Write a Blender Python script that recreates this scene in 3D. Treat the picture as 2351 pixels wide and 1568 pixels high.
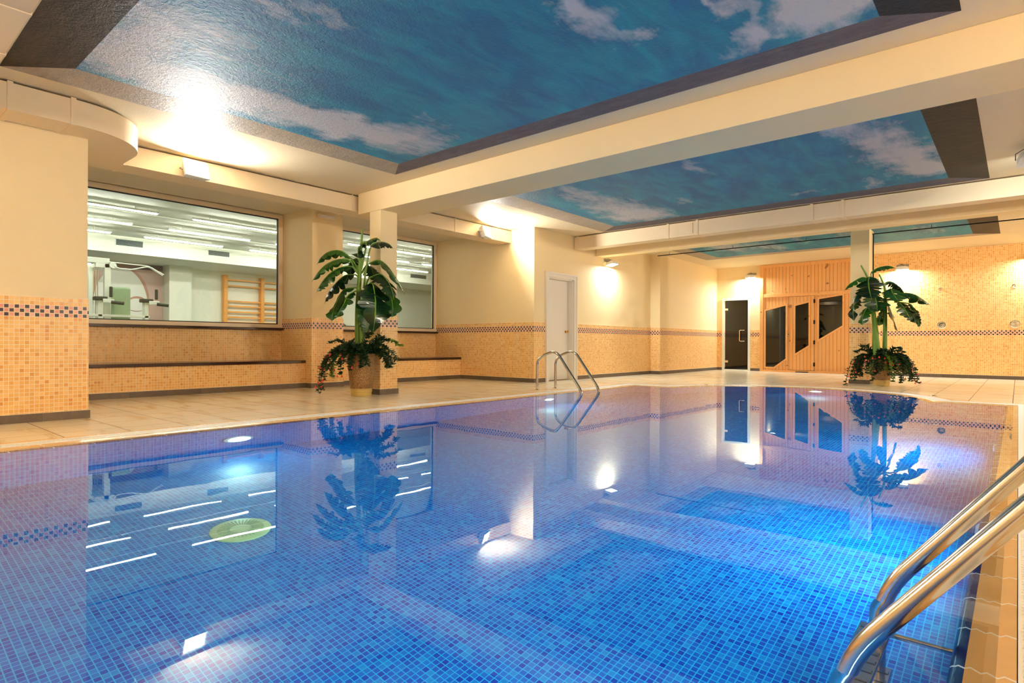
import bpy, bmesh, math, random
from mathutils import Vector, Matrix
PI = math.pi
for o in list(bpy.data.objects): bpy.data.objects.remove(o)
SC = bpy.context.scene; COL = SC.collection
# ------------------------------------------------------------ camera, world, exposure
AZ = 0.7078; ROLL = 0.0040; H = 0.73; FPX = 1358.0
F3 = Vector((math.cos(AZ), math.sin(AZ), 0)); R0 = Vector((math.sin(AZ), -math.cos(AZ), 0)); U0 = Vector((0, 0, 1))
R3 = R0*math.cos(ROLL) + U0*math.sin(ROLL); U3 = -R0*math.sin(ROLL) + U0*math.cos(ROLL)
cd = bpy.data.cameras.new('camera'); cam = bpy.data.objects.new('camera', cd); COL.objects.link(cam)
cd.sensor_width = 36; cd.lens = 36*FPX/2351; cd.clip_start = .05; cd.clip_end = 100
cd.shift_y = 5.3/2351
M = Matrix.Identity(4)
for i in range(3): M[i][0] = R3[i]; M[i][1] = U3[i]; M[i][2] = -F3[i]
M[2][3] = H
cam.matrix_world = M; SC.camera = cam
w = bpy.data.worlds.new('world'); SC.world = w; w.use_nodes = True
w.node_tree.nodes['Background'].inputs[0].default_value = (1, .85, .65, 1)
w.node_tree.nodes['Background'].inputs[1].default_value = 0.02
SC.view_settings.view_transform = 'Standard'; SC.view_settings.look = 'None'
SC.view_settings.exposure = 1.66; SC.view_settings.gamma = 1; SC.view_settings.use_curve_mapping = False
cy = SC.cycles
cy.max_bounces = 12; cy.diffuse_bounces = 6; cy.glossy_bounces = 5; cy.transmission_bounces = 8; cy.transparent_max_bounces = 12
cy.caustics_refractive = True; cy.caustics_reflective = True; cy.blur_glossy = .6
cy.sample_clamp_indirect = 5.0; cy.use_denoising = True; cy.use_light_tree = True
# light levels (radiance of the lamp glasses)
E_FLOOD, E_WALL, E_GYM, E_POOL, E_FILL = 230, 160, 31, 76, 350
WHITE = (1, .97, .90); COOL = (.84, .97, 1); WARM = (1, .93, .80); POOLC = (.45, .95, .95)

# ------------------------------------------------------------ node helper
def lin(r, g, b):
    f = lambda c: (c/255/12.92) if c/255 <= .04045 else ((c/255+.055)/1.055)**2.4
    return (f(r), f(g), f(b), 1)
class N:
    def __init__(s, name):
        s.mat = bpy.data.materials.new(name); s.mat.use_nodes = True; s.t = s.mat.node_tree; s.t.nodes.clear()
        s.out = s.t.nodes.new('ShaderNodeOutputMaterial')
    def n(s, typ, **k):
        x = s.t.nodes.new(typ)
        for a, b in k.items(): setattr(x, a, b)
        return x
    def link(s, a, b): s.t.links.new(a, b)
    def inp(s, sock, v):
        if isinstance(v, bpy.types.NodeSocket): s.link(v, sock)
        elif v is not None: sock.default_value = v
    def m(s, op, a, b=None, c=None, clamp=False):
        x = s.n('ShaderNodeMath', operation=op); x.use_clamp = clamp
        for i, v in enumerate((a, b, c)):
            if v is not None: s.inp(x.inputs[i], v)
        return x.outputs[0]
    def mix(s, f, a, b, blend='MIX'):
        x = s.n('ShaderNodeMix', data_type='RGBA', blend_type=blend); s.inp(x.inputs[0], f); s.inp(x.inputs[6], a); s.inp(x.inputs[7], b); return x.outputs[2]
    def pos(s):
        g = s.n('ShaderNodeNewGeometry'); x = s.n('ShaderNodeSeparateXYZ'); s.link(g.outputs['Position'], x.inputs[0])
        y = s.n('ShaderNodeSeparateXYZ'); s.link(g.outputs['True Normal'], y.inputs[0]); return g, x.outputs, y.outputs
    def comb(s, x, y, z=0.0):
        c = s.n('ShaderNodeCombineXYZ'); s.inp(c.inputs[0], x); s.inp(c.inputs[1], y); s.inp(c.inputs[2], z); return c.outputs[0]
    def white(s, v):
        x = s.n('ShaderNodeTexWhiteNoise', noise_dimensions='3D'); s.link(v, x.inputs[0]); return x.outputs
    def noise(s, v=None, scale=5, detail=3, rough=.5, dist=0):
        x = s.n('ShaderNodeTexNoise'); x.inputs['Scale'].default_value = scale; x.inputs['Detail'].default_value = detail
        x.inputs['Roughness'].default_value = rough; x.inputs['Distortion'].default_value = dist
        if v is not None: s.link(v, x.inputs['Vector'])
        return x.outputs[0]
    def ramp(s, f, stops, interp='LINEAR'):
        x = s.n('ShaderNodeValToRGB'); s.link(f, x.inputs[0]); r = x.color_ramp; r.interpolation = interp
        while len(r.elements) < len(stops): r.elements.new(.5)
        for e, (p, c) in zip(r.elements, stops): e.position = p; e.color = c
        return x.outputs[0]
    def step(s, v, a, b):
        x = s.n('ShaderNodeMapRange', clamp=True); s.inp(x.inputs[0], v); x.inputs[1].default_value = a; x.inputs[2].default_value = b; return x.outputs[0]
    def bump(s, h, strength=.2, dist=.01):
        x = s.n('ShaderNodeBump'); x.inputs['Strength'].default_value = strength; x.inputs['Distance'].default_value = dist; s.link(h, x.inputs['Height']); return x.outputs[0]
    def bsdf(s, col, rough=.5, metal=0, spec=.5, normal=None, coat=0, **k):
        b = s.n('ShaderNodeBsdfPrincipled'); s.inp(b.inputs['Base Color'], col); s.inp(b.inputs['Roughness'], rough); s.inp(b.inputs['Metallic'], metal)
        b.inputs['Specular IOR Level'].default_value = spec; b.inputs['Coat Weight'].default_value = coat
        if normal is not None: s.link(normal, b.inputs['Normal'])
        for a, v in k.items(): s.inp(b.inputs[a], v)
        s.link(b.outputs[0], s.out.inputs[0]); return s.mat
def objpos(nt):
    t = nt.n('ShaderNodeTexCoord'); return t.outputs['Object']
def uvs(nt):
    t = nt.n('ShaderNodeUVMap'); x = nt.n('ShaderNodeSeparateXYZ'); nt.link(t.outputs[0], x.inputs[0]); return x.outputs

MAT = {}
def simple(name, rgb, rough=.5, metal=0, spec=.5, coat=0, nscale=0, namt=.12):
    nt = N(name); col = lin(*rgb)
    if nscale:
        f = nt.noise(objpos(nt), nscale, 4); d = tuple(c*(1-namt) for c in col[:3])+(1,); l = tuple(min(1, c*(1+namt)) for c in col[:3])+(1,)
        col = nt.mix(f, d, l)
    MAT[name] = nt.bsdf(col, rough, metal, spec, coat=coat); return MAT[name]
def wallc(nt):
    g, p, nn = nt.pos()
    fx = nt.m('GREATER_THAN', nt.m('ABSOLUTE', nn[0]), .5)
    fz = nt.m('GREATER_THAN', nt.m('ABSOLUTE', nn[2]), .5)
    u = nt.m('ADD', nt.m('MULTIPLY', fx, p[1]), nt.m('MULTIPLY', nt.m('SUBTRACT', 1, fx), p[0]))
    v = nt.m('ADD', nt.m('MULTIPLY', fz, p[1]), nt.m('MULTIPLY', nt.m('SUBTRACT', 1, fz), p[2]))
    return u, v, p
def cells(nt, u, v, pu, pv, gu):
    a = nt.m('DIVIDE', u, pu); b = nt.m('DIVIDE', v, pv)
    ia = nt.m('FLOOR', a); ib = nt.m('FLOOR', b); fa = nt.m('SUBTRACT', a, ia); fb = nt.m('SUBTRACT', b, ib)
    ea = nt.m('MINIMUM', fa, nt.m('SUBTRACT', 1, fa)); eb = nt.m('MINIMUM', fb, nt.m('SUBTRACT', 1, fb))
    g = nt.m('MAXIMUM', nt.m('LESS_THAN', ea, gu/pu), nt.m('LESS_THAN', eb, gu/pv))
    return ia, ib, g
# wall paint: cream plaster
def m_paint(name, rgb, bumpy=.15, rough=.7):
    nt = N(name); c = objpos(nt); f = nt.noise(c, 1.3, 3); col = nt.mix(f, tuple(x*.93 for x in lin(*rgb)[:3])+(1,), lin(*rgb))
    MAT[name] = nt.bsdf(col, rough, spec=.3, normal=nt.bump(nt.noise(c, 90, 4, .6), bumpy, .004)); return MAT[name]
m_paint('cream_paint', (243, 218, 170)); m_paint('ceiling_paint', (226, 208, 174), .35)
m_paint('duct_paint', (238, 214, 176), .03, .55); m_paint('gym_paint', (236, 236, 220), .05)
# wall mosaic: p 36 mm
def m_mosaic(name, check=True):
    nt = N(name); u, v, p = wallc(nt); P = .0362
    ia, ib, g = cells(nt, u, nt.m('SUBTRACT', 1.1406, v), P, P, .0029)
    r = nt.white(nt.comb(ia, ib, .5))
    col = nt.ramp(r[0], [(0, lin(222, 148, 66)), (.12, lin(230, 164, 80)), (.4, lin(236, 178, 96)), (.75, lin(240, 187, 108)), (1, lin(243, 196, 122))])
    if check:
        inb = nt.m('MULTIPLY', nt.m('GREATER_THAN', ib, 1.5), nt.m('LESS_THAN', ib, 4.5))
        par = nt.m('GREATER_THAN', nt.m('ABSOLUTE', nt.m('MODULO', nt.m('ADD', ia, ib), 2)), .5)
        pink = nt.mix(r[0], lin(226, 140, 116), lin(238, 178, 150))
        blk = nt.mix(r[0], lin(26, 10, 16), lin(62, 22, 18))
        col = nt.mix(inb, col, nt.mix(par, pink, blk))
    top = nt.m('LESS_THAN', ib, -.5) if name == 'wall_mosaic' else 0.0
    gg = nt.m('MAXIMUM', g, top)
    col = nt.mix(gg, col, lin(243, 218, 178))
    MAT[name] = nt.bsdf(col, nt.mix(gg, (.28,)*3+(1,), (.8,)*3+(1,)), spec=.45, normal=nt.bump(nt.m('SUBTRACT', 1, gg), .35, .002))
m_mosaic('wall_mosaic'); m_mosaic('shower_mosaic')
# baseboard: long brown-grey tiles
nt = N('baseboard_tile'); u, v, p = wallc(nt); ia, ib, g = cells(nt, u, nt.m('ADD', v, 5.0), .44, 10, .0025)
r = nt.white(nt.comb(ia, 1.0, .3)); f = nt.noise(objpos(nt), 22, 5, .65)
col = nt.mix(nt.m('ADD', nt.m('MULTIPLY', f, .7), nt.m('MULTIPLY', r[0], .3)), lin(66, 52, 42), lin(124, 106, 86))
edge = nt.m('GREATER_THAN', p[2], .0775)
MAT['baseboard_tile'] = nt.bsdf(nt.mix(edge, nt.mix(g, col, lin(70, 60, 50)), lin(235, 222, 195)), .45)
# floor tiles
nt = N('deck_tile'); g_, p, nn = nt.pos(); ia, ib, g = cells(nt, nt.m('ADD', p[0], .12), nt.m('SUBTRACT', p[1], .05), .445, .445, .0042)
r = nt.white(nt.comb(ia, ib, .7))
st = nt.n('ShaderNodeMapping'); st.inputs['Scale'].default_value = (3.2, .55, 1); st.inputs['Rotation'].default_value = (0, 0, .1)
off = nt.n('ShaderNodeVectorMath', operation='ADD'); nt.link(g_.outputs['Position'], off.inputs[0])
mul = nt.n('ShaderNodeVectorMath', operation='SCALE'); nt.link(r[1], mul.inputs[0]); mul.inputs['Scale'].default_value = 6; nt.link(mul.outputs[0], off.inputs[1])
nt.link(off.outputs[0], st.inputs[0])
f = nt.noise(st.outputs[0], 1.6, 5, .6, .6)
col = nt.ramp(f, [(0, lin(200, 150, 96)), (.36, lin(228, 200, 154)), (.46, lin(242, 230, 200)), (1, lin(248, 240, 218))])
col = nt.mix(nt.m('MULTIPLY', r[0], .12), col, lin(206, 164, 116))
MAT['deck_tile'] = nt.bsdf(nt.mix(g, col, lin(104, 70, 44)), nt.m('ADD', .2, nt.m('MULTIPLY', g, .5)), spec=.5, normal=nt.bump(nt.m('SUBTRACT', 1, g), .3, .002))
# pool mosaic
def m_pool(name, uv=False):
    nt = N(name)
    if uv: x = uvs(nt); u, v = x[0], x[1]
    else: u, v, p = wallc(nt)
    P = .0275; ia, ib, g = cells(nt, u, v, P, P, .0021)
    r = nt.white(nt.comb(ia, ib, .2))
    col = nt.ramp(r[0], [(0, lin(0, 40, 156)), (.10, lin(0, 56, 168)), (.35, lin(0, 74, 178)), (.65, lin(0, 88, 186)), (.9, lin(0, 104, 192)), (1, lin(6, 126, 198))])
    MAT[name] = nt.bsdf(nt.mix(g, col, lin(12, 162, 212)), .35)
m_pool('pool_mosaic'); m_pool('pool_wall_mosaic', True)
def m_joint(name, rgb, rgb2, joint, rough=.22, pitch=.245):
    nt = N(name); x = uvs(nt); ia, ib, g = cells(nt, x[0], nt.m('ADD', x[1], 5), pitch, 20, .004)
    r = nt.white(nt.comb(ia, 3.0, .1)); f = nt.noise(objpos(nt), 30, 3)
    MAT[name] = nt.bsdf(nt.mix(g, nt.mix(nt.m('ADD', nt.m('MULTIPLY', f, .5), nt.m('MULTIPLY', r[0], .5)), lin(*rgb), lin(*rgb2)), lin(*joint)), rough, normal=nt.bump(g, .3, .002))
m_joint('coping_tile', (226, 176, 108), (238, 194, 132), (246, 236, 216)); m_joint('navy_tile', (8, 12, 70), (14, 20, 92), (225, 232, 235))
simple('white_plastic', (252, 252, 248), .35, nscale=8, namt=.04); simple('channel_dark', (22, 16, 12), .8, nscale=9)
simple('steel', (205, 200, 192), .13, 1, nscale=3, namt=.05); simple('chrome', (225, 225, 225), .08, 1, nscale=3, namt=.03)
simple('brass', (214, 160, 60), .2, 1, nscale=5); simple('black_metal', (18, 18, 18), .4, .5, nscale=9)
simple('dark_wood', (52, 20, 14), .22, coat=.4, nscale=14, namt=.35); simple('door_white', (228, 218, 204), .4, nscale=3, namt=.03)
simple('frame_beige', (232, 210, 178), .4, nscale=4, namt=.05); simple('lamp_body', (228, 228, 224), .4, nscale=6, namt=.05)
simple('gasket', (14, 18, 18), .5, nscale=9); simple('pad_green', (150, 176, 138), .55, nscale=12); simple('grip_dark', (52, 56, 40), .6, nscale=12)
simple('machine_white', (236, 240, 228), .3, nscale=5, namt=.04); simple('grey_mesh', (120, 122, 120), .7, nscale=30, namt=.2)
simple('bar_wood', (232, 158, 70), .4, nscale=12, namt=.12); simple('soil', (40, 26, 16), .95, nscale=30, namt=.5)
simple('leaf_small', (22, 54, 20), .4, nscale=25, namt=.5); simple('flower_red', (226, 70, 40), .5, nscale=20); simple('leaf_lime', (96, 130, 34), .45, nscale=25, namt=.4)
simple('steam_frame', (226, 236, 232), .3, .3, nscale=4, namt=.03); simple('drain_slot', (140, 166, 126), .5, nscale=10); simple('drain_plastic', (178, 200, 150), .4, nscale=10, namt=.08)
simple('vent_grey', (120, 128, 122), .5, .3, nscale=9); simple('vent_dark', (34, 38, 38), .7, nscale=9); simple('lamp_grey', (150, 150, 146), .4, .3, nscale=9)
# pine cladding (boards run vertically)
def m_pine(name, boards=True):
    nt = N(name); u, v, p = wallc(nt)
    ia = nt.m('FLOOR', nt.m('DIVIDE', u, .088)); fr = nt.m('SUBTRACT', nt.m('DIVIDE', u, .088), ia)
    gap = nt.m('LESS_THAN', fr, .07) if boards else 0.0
    r = nt.white(nt.comb(ia, 1.0, .4))
    st = nt.n('ShaderNodeMapping'); st.inputs['Scale'].default_value = (14, 14, .9)
    nt.link(nt.comb(p[0], nt.m('ADD', p[1], nt.m('MULTIPLY', r[0], 3)), p[2]), st.inputs[0])
    f = nt.noise(st.outputs[0], 3, 5, .6, .8); kn = nt.noise(nt.comb(p[0], p[1], p[2]), 7, 1)
    col = nt.mix(f, lin(224, 154, 84), lin(245, 194, 126)); col = nt.mix(nt.m('MULTIPLY', r[0], .35), col, lin(226, 150, 78))
    col = nt.mix(nt.m('MULTIPLY', nt.step(kn, .72, .78), .7), col, lin(140, 70, 28))
    col = nt.mix(gap, col, lin(120, 66, 26))
    MAT[name] = nt.bsdf(col, .38, normal=nt.bump(nt.m('SUBTRACT', 1, gap), .5, .004))
m_pine('pine_boards'); m_pine('pine_plain', False)
# sky mural
BLOBS = [(3.36, 2.20, .40, .16, .9), (3.15, 2.30, .16, .12, .8), (3.70, 2.08, .14, .06, .5), (4.28, 1.50, .20, .16, .9), (4.10, 1.50, .12, .12, .6), (4.50, 1.32, .12, .06, .5), (3.76, 1.42, .22, .08, .9),
 (4.25, 1.02, .45, .26, .95), (3.9, 1.0, .5, .2, .8), (2.15, 3.50, .35, .12, .7), (1.9, 3.75, .25, .12, .8), (1.55, 4.4, .45, .35, .8), (1.5, 5.0, .3, .5, .9), (1.9, 5.5, .7, .4, .85), (2.6, 5.3, .7, .3, .9), (3.2, 5.2, .8, .25, .9), (3.9, 5.15, .8, .4, .85),
 (4.1, 4.6, .3, .3, .6), (3.80, 4.34, .12, .12, .4), (2.4, 4.6, .5, .1, .35), (3.0, 3.6, .4, .1, .2),
 (7.0, 3.0, .5, .18, .8), (7.3, 1.2, .7, .35, .85), (8.3, 1.0, .7, .3, .95), (8.9, .85, .5, .25, .9), (9.25, 2.3, .2, .3, .6), (7.05, 4.9, .6, .3, .7), (8.3, 4.9, .8, .5, .9), (9.2, 4.9, .5, .6, .9), (8.6, 3.9, .3, .15, .5), (9.3, 1.5, .4, .2, .7), (6.6, 1.4, .3, .2, .7),
 (13.2, 5.0, .9, .5, .9), (13.9, 4.2, 1.0, .35, .6), (13.0, 2.6, .9, .35, .6), (13.6, 1.3, .9, .25, .5), (13.2, 3.5, 1.0, .1, .6)]
nt = N('sky_mural'); c = objpos(nt); g_, p, nn = nt.pos()
w1 = nt.n('ShaderNodeTexNoise'); w1.inputs['Scale'].default_value = 2.6; w1.inputs['Detail'].default_value = 6; nt.link(c, w1.inputs['Vector'])
ws = nt.n('ShaderNodeSeparateXYZ'); nt.link(w1.outputs[1], ws.inputs[0])
wx = nt.m('ADD', p[0], nt.m('MULTIPLY', nt.m('SUBTRACT', ws.outputs[0], .5), .75)); wy = nt.m('ADD', p[1], nt.m('MULTIPLY', nt.m('SUBTRACT', ws.outputs[1], .5), .75))
acc = None
for bx_, by_, sx, sy, am in BLOBS:
    dx = nt.m('DIVIDE', nt.m('SUBTRACT', wx, bx_), sx); dy = nt.m('DIVIDE', nt.m('SUBTRACT', wy, by_), sy)
    d2 = nt.m('ADD', nt.m('MULTIPLY', dx, dx), nt.m('MULTIPLY', dy, dy))
    e = nt.m('MULTIPLY', nt.m('EXPONENT', nt.m('MULTIPLY', d2, -1)), am)
    acc = e if acc is None else nt.m('ADD', acc, e)
st = nt.n('ShaderNodeMapping'); st.inputs['Scale'].default_value = (1, 2.6, 1); nt.link(c, st.inputs[0])
n1 = nt.noise(st.outputs[0], 1.5, 6, .6, .5); n2 = nt.noise(st.outputs[0], 7, 5, .65)
cloud = nt.step(nt.m('ADD', nt.m('ADD', acc, nt.m('MULTIPLY', nt.m('SUBTRACT', n2, .5), .9)), nt.m('MULTIPLY', nt.m('SUBTRACT', n1, .5), .5)), .34, 1.0)
blue = nt.ramp(n1, [(0, lin(0, 84, 128)), (.4, lin(0, 108, 150)), (.6, lin(4, 134, 164)), (1, lin(20, 168, 182))])
tone = nt.mix(nt.noise(c, 1.1, 2), lin(196, 186, 190), lin(186, 198, 210))
cl = nt.mix(cloud, blue, tone)
bh = nt.noise(c, 34, 4, .7)
MAT['sky_mural'] = nt.bsdf(cl, .58, spec=.42, normal=nt.bump(bh, 1.0, .02))
def m_border(name, a, b, rough=.6):
    nt = N(name); c = objpos(nt); st = nt.n('ShaderNodeMapping'); st.inputs['Scale'].default_value = (4, 1, 1); nt.link(c, st.inputs[0])
    f = nt.noise(st.outputs[0], 5, 6, .7, .4)
    MAT[name] = nt.bsdf(nt.mix(nt.step(f, .3, .7), lin(*a), lin(*b)), rough, spec=.3, normal=nt.bump(nt.noise(c, 34, 4, .7), .8, .012))
m_border('border_dark', (10, 8, 8), (58, 42, 28)); m_border('border_violet', (76, 70, 82), (104, 96, 102)); m_border('border_beige', (150, 140, 128), (178, 160, 140)); m_border('border_brown', (22, 14, 12), (66, 46, 36))
m_border('border_navy', (6, 16, 30), (16, 26, 40))
# glass, water, emitters
def m_pane(name, tint, refl=1.0, rough=0.0, opac=0.0, base=(0, 0, 0, 1)):
    nt = N(name); fr = nt.n('ShaderNodeFresnel'); fr.inputs[0].default_value = 1.45
    t = nt.n('ShaderNodeBsdfTransparent'); t.inputs[0].default_value = tint; gl = nt.n('ShaderNodeBsdfGlossy'); gl.inputs['Roughness'].default_value = rough
    body = t.outputs[0]
    if opac:
        d = nt.n('ShaderNodeBsdfDiffuse'); d.inputs[0].default_value = base; mm = nt.n('ShaderNodeMixShader'); mm.inputs[0].default_value = opac; nt.link(t.outputs[0], mm.inputs[1]); nt.link(d.outputs[0], mm.inputs[2]); body = mm.outputs[0]
    mx = nt.n('ShaderNodeMixShader'); nt.link(nt.m('MULTIPLY', fr.outputs[0], refl), mx.inputs[0]); nt.link(body, mx.inputs[1]); nt.link(gl.outputs[0], mx.inputs[2]); nt.link(mx.outputs[0], nt.out.inputs[0]); MAT[name] = nt.mat
m_pane('window_glass', (.95, .98, .95, 1)); m_pane('smoked_glass', (.25, .28, .25, 1), 2.2, opac=.75, base=lin(10, 12, 12))
nt = N('pool_water'); gl = nt.n('ShaderNodeBsdfGlass'); gl.inputs['IOR'].default_value = 1.333; gl.inputs['Roughness'].default_value = 0; gl.inputs[0].default_value = (.97, 1, 1, 1)
c = objpos(nt); bm_ = nt.bump(nt.noise(c, 2.2, 2, .4), .03, .02); nt.link(bm_, gl.inputs['Normal']); nt.link(gl.outputs[0], nt.out.inputs[0]); MAT['pool_water'] = nt.mat
def m_emit(name, col, s):
    nt = N(name); e = nt.n('ShaderNodeEmission'); e.inputs[0].default_value = tuple(col)+(1,); e.inputs[1].default_value = s; nt.link(e.outputs[0], nt.out.inputs[0]); MAT[name] = nt.mat
m_emit('flood_glass', WHITE, E_FLOOD); m_emit('wall_lamp_glass', COOL, E_WALL); m_emit('strip_light', (1, 1, .93), E_GYM); m_emit('pool_lamp_glass', POOLC, E_POOL); m_emit('pool_fill_glass', POOLC, E_POOL*5); m_emit('warm_fill_glass', WARM, E_FILL); m_emit('flood_glass_dim', COOL, E_FLOOD*.4)
# banana leaf and stem, pot
nt = N('banana_leaf'); x = uvs(nt); rib = nt.m('LESS_THAN', nt.m('ABSOLUTE', x[1]), .05); vein = nt.m('SINE', nt.m('MULTIPLY', x[0], 160.0))
oi = nt.n('ShaderNodeObjectInfo'); f = nt.noise(objpos(nt), 6, 3); k = nt.m('ADD', nt.m('MULTIPLY', f, .6), nt.m('MULTIPLY', oi.outputs['Random'], .4))
col = nt.mix(nt.step(k, .3, .8), lin(6, 30, 15), lin(44, 100, 22)); col = nt.mix(rib, col, lin(90, 136, 46))
MAT['banana_leaf'] = nt.bsdf(col, .3, spec=.5, normal=nt.bump(vein, .25, .003), coat=.15)
nt = N('banana_stem'); t = nt.n('ShaderNodeTexCoord'); st = nt.n('ShaderNodeMapping'); st.inputs['Scale'].default_value = (20, 20, .8); nt.link(t.outputs['Object'], st.inputs[0])
f = nt.noise(st.outputs[0], 1.5, 4); MAT['banana_stem'] = nt.bsdf(nt.mix(f, lin(52, 88, 18), lin(128, 166, 48)), .4)
nt = N('bronze_pot'); f = nt.noise(objpos(nt), 110, 3, .6); s_ = nt.n('ShaderNodeSeparateXYZ'); nt.link(objpos(nt), s_.inputs[0])
col = nt.mix(nt.step(f, .4, .62), lin(98, 62, 30), lin(182, 142, 92)); col = nt.mix(nt.m('LESS_THAN', s_.outputs[2], .105), col, lin(206, 176, 104))
MAT['bronze_pot'] = nt.bsdf(col, .35, .35, normal=nt.bump(f, .3, .002))
nt = N('poster_print'); c = objpos(nt); f = nt.noise(c, 1.2, 3); MAT['poster_print'] = nt.bsdf(nt.mix(f, lin(176, 142, 132), lin(204, 176, 166)), .35)
simple('skin_print', (222, 222, 214), .35, nscale=2, namt=.06); simple('shade_print', (176, 128, 108), .35, nscale=5, namt=.15); simple('brown_print', (120, 86, 76), .35, nscale=5, namt=.15)

# ------------------------------------------------------------ mesh helper
class MB:
    def __init__(s): s.v = []; s.f = []; s.uv = []
    def face(s, pts, uv=None):
        i = len(s.v); s.v += [tuple(p) for p in pts]; s.f.append(tuple(range(i, i+len(pts)))); s.uv.append(uv)
        return s
    def grid(s, rows, closed_u=False, uvrows=None, flip=False):
        i0 = len(s.v); n = len(rows[0])
        for r in rows: s.v += [tuple(p) for p in r]
        for a in range(len(rows)-1):
            for b in range(n if closed_u else n-1):
                c_ = (b+1) % n
                q = (i0+a*n+b, i0+a*n+c_, i0+(a+1)*n+c_, i0+(a+1)*n+b)
                s.f.append(q[::-1] if flip else q)
                if uvrows:
                    u = (uvrows[a][b], uvrows[a][c_], uvrows[a+1][c_], uvrows[a+1][b]); s.uv.append(u[::-1] if flip else u)
                else: s.uv.append(None)
        return s
    def box(s, x0, x1, y0, y1, z0, z1, T=None):
        p = [Vector((x, y, z)) for x in (x0, x1) for y in (y0, y1) for z in (z0, z1)]
        if T: p = [T @ q for q in p]
        i = len(s.v); s.v += [tuple(q) for q in p]
        for f in ((0, 1, 3, 2), (4, 6, 7, 5), (0, 4, 5, 1), (2, 3, 7, 6), (0, 2, 6, 4), (1, 5, 7, 3)): s.f.append(tuple(i+k for k in f)); s.uv.append(None)
        return s
    def tube(s, pts, r, n=14, cap=True):
        pts = [Vector(p) for p in pts]; rr = r if isinstance(r, (list, tuple)) else [r]*len(pts); rows = []; prev = None
        for i, p in enumerate(pts):
            t = (pts[min(i+1, len(pts)-1)]-pts[max(i-1, 0)]).normalized()
            if prev is None: a = t.orthogonal().normalized()
            else: a = (prev - t*prev.dot(t)).normalized()
            prev = a; b = t.cross(a)
            rows.append([p + (a*math.cos(2*PI*k/n)+b*math.sin(2*PI*k/n))*rr[i] for k in range(n)])
        i0 = len(s.v); s.grid(rows, True)
        if cap:
            s.f.append(tuple(i0+k for k in range(n))[::-1]); s.uv.append(None)
            e = i0+(len(rows)-1)*n; s.f.append(tuple(e+k for k in range(n))); s.uv.append(None)
        return s
    def lathe(s, prof, n=32, T=None):
        rows = [[Vector((r*math.cos(2*PI*k/n), r*math.sin(2*PI*k/n), z)) for k in range(n)] for r, z in prof]
        if T: rows = [[T @ q for q in r] for r in rows]
        s.grid(rows, True); return s
    def prism(s, poly, T, d):
        a = [T @ Vector((x, y, 0)) for x, y in poly]; b = [T @ Vector((x, y, d)) for x, y in poly]
        s.face(a[::-1]); s.face(b)
        for i in range(len(a)):
            j = (i+1) % len(a); s.face((a[i], a[j], b[j], b[i]))
        return s
    def build(s, name, mat, parent=None, smooth=False, bevel=0, weld=True):
        me = bpy.data.meshes.new(name); me.from_pydata(s.v, [], s.f)
        if any(u for u in s.uv):
            l = me.uv_layers.new(name='UVMap')
            for p, u in zip(me.polygons, s.uv):
                if u:
                    for li, c_ in zip(p.loop_indices, u): l.data[li].uv = c_
        bm = bmesh.new(); bm.from_mesh(me)
        if weld: bmesh.ops.remove_doubles(bm, verts=bm.verts, dist=1e-5)
        if not any(u for u in s.uv): bmesh.ops.recalc_face_normals(bm, faces=bm.faces)
        bm.to_mesh(me); bm.free()
        if smooth:
            for p in me.polygons: p.use_smooth = True
        me.materials.append(MAT[mat])
        o = bpy.data.objects.new(name, me); COL.objects.link(o)
        if parent: o.parent = parent
        if bevel:
            b = o.modifiers.new('bevel', 'BEVEL'); b.width = bevel; b.segments = 2; b.limit_method = 'ANGLE'
        if smooth and not bevel:
            try: me.set_sharp_from_angle(angle=math.radians(40))
            except Exception: pass
        return o
def tag(o, label=None, cat=None, group=None, kind=None):
    if label: o['label'] = label
    if cat: o['category'] = cat
    if group: o['group'] = group
    if kind: o['kind'] = kind
    return o
def empty(name, loc=(0, 0, 0), rz=0, label=None, cat=None, group=None):
    o = bpy.data.objects.new(name, None); COL.objects.link(o); o.location = loc; o.rotation_euler = (0, 0, rz); o.empty_display_size = .1
    return tag(o, label, cat, group)
def copy_tree(o, parent=None):
    c_ = o.copy(); COL.objects.link(c_)
    if parent: c_.parent = parent
    for ch in list(o.children): copy_tree(ch, c_)
    return c_
def box(name, mat, x0, x1, y0, y1, z0, z1, parent=None, bevel=0): return MB().box(x0, x1, y0, y1, z0, z1).build(name, mat, parent, bevel=bevel)
def arc(c_, r, a0, a1, n): return [(c_[0]+r*math.cos(a0+(a1-a0)*i/n), c_[1]+r*math.sin(a0+(a1-a0)*i/n)) for i in range(n+1)]
def fillet(pts, r, n=6):
    pts = [Vector(p) for p in pts]; out = [pts[0]]
    for i in range(1, len(pts)-1):
        rr = r[i-1] if isinstance(r, (list, tuple)) else r
        a = (pts[i-1]-pts[i]); b = (pts[i+1]-pts[i]); d = min(rr, a.length*.49, b.length*.49); a = pts[i]+a.normalized()*d; b = pts[i]+b.normalized()*d
        for k in range(n+1):
            t = k/n; out.append(a*(1-t)**2+pts[i]*2*t*(1-t)+b*t*t)
    out.append(pts[-1]); return out
rnd = random.Random(7)
CH = 2.93; TT = 1.1406+.012
XM, YM = -3.2, -4.5        # room behind and right of the viewer
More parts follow.
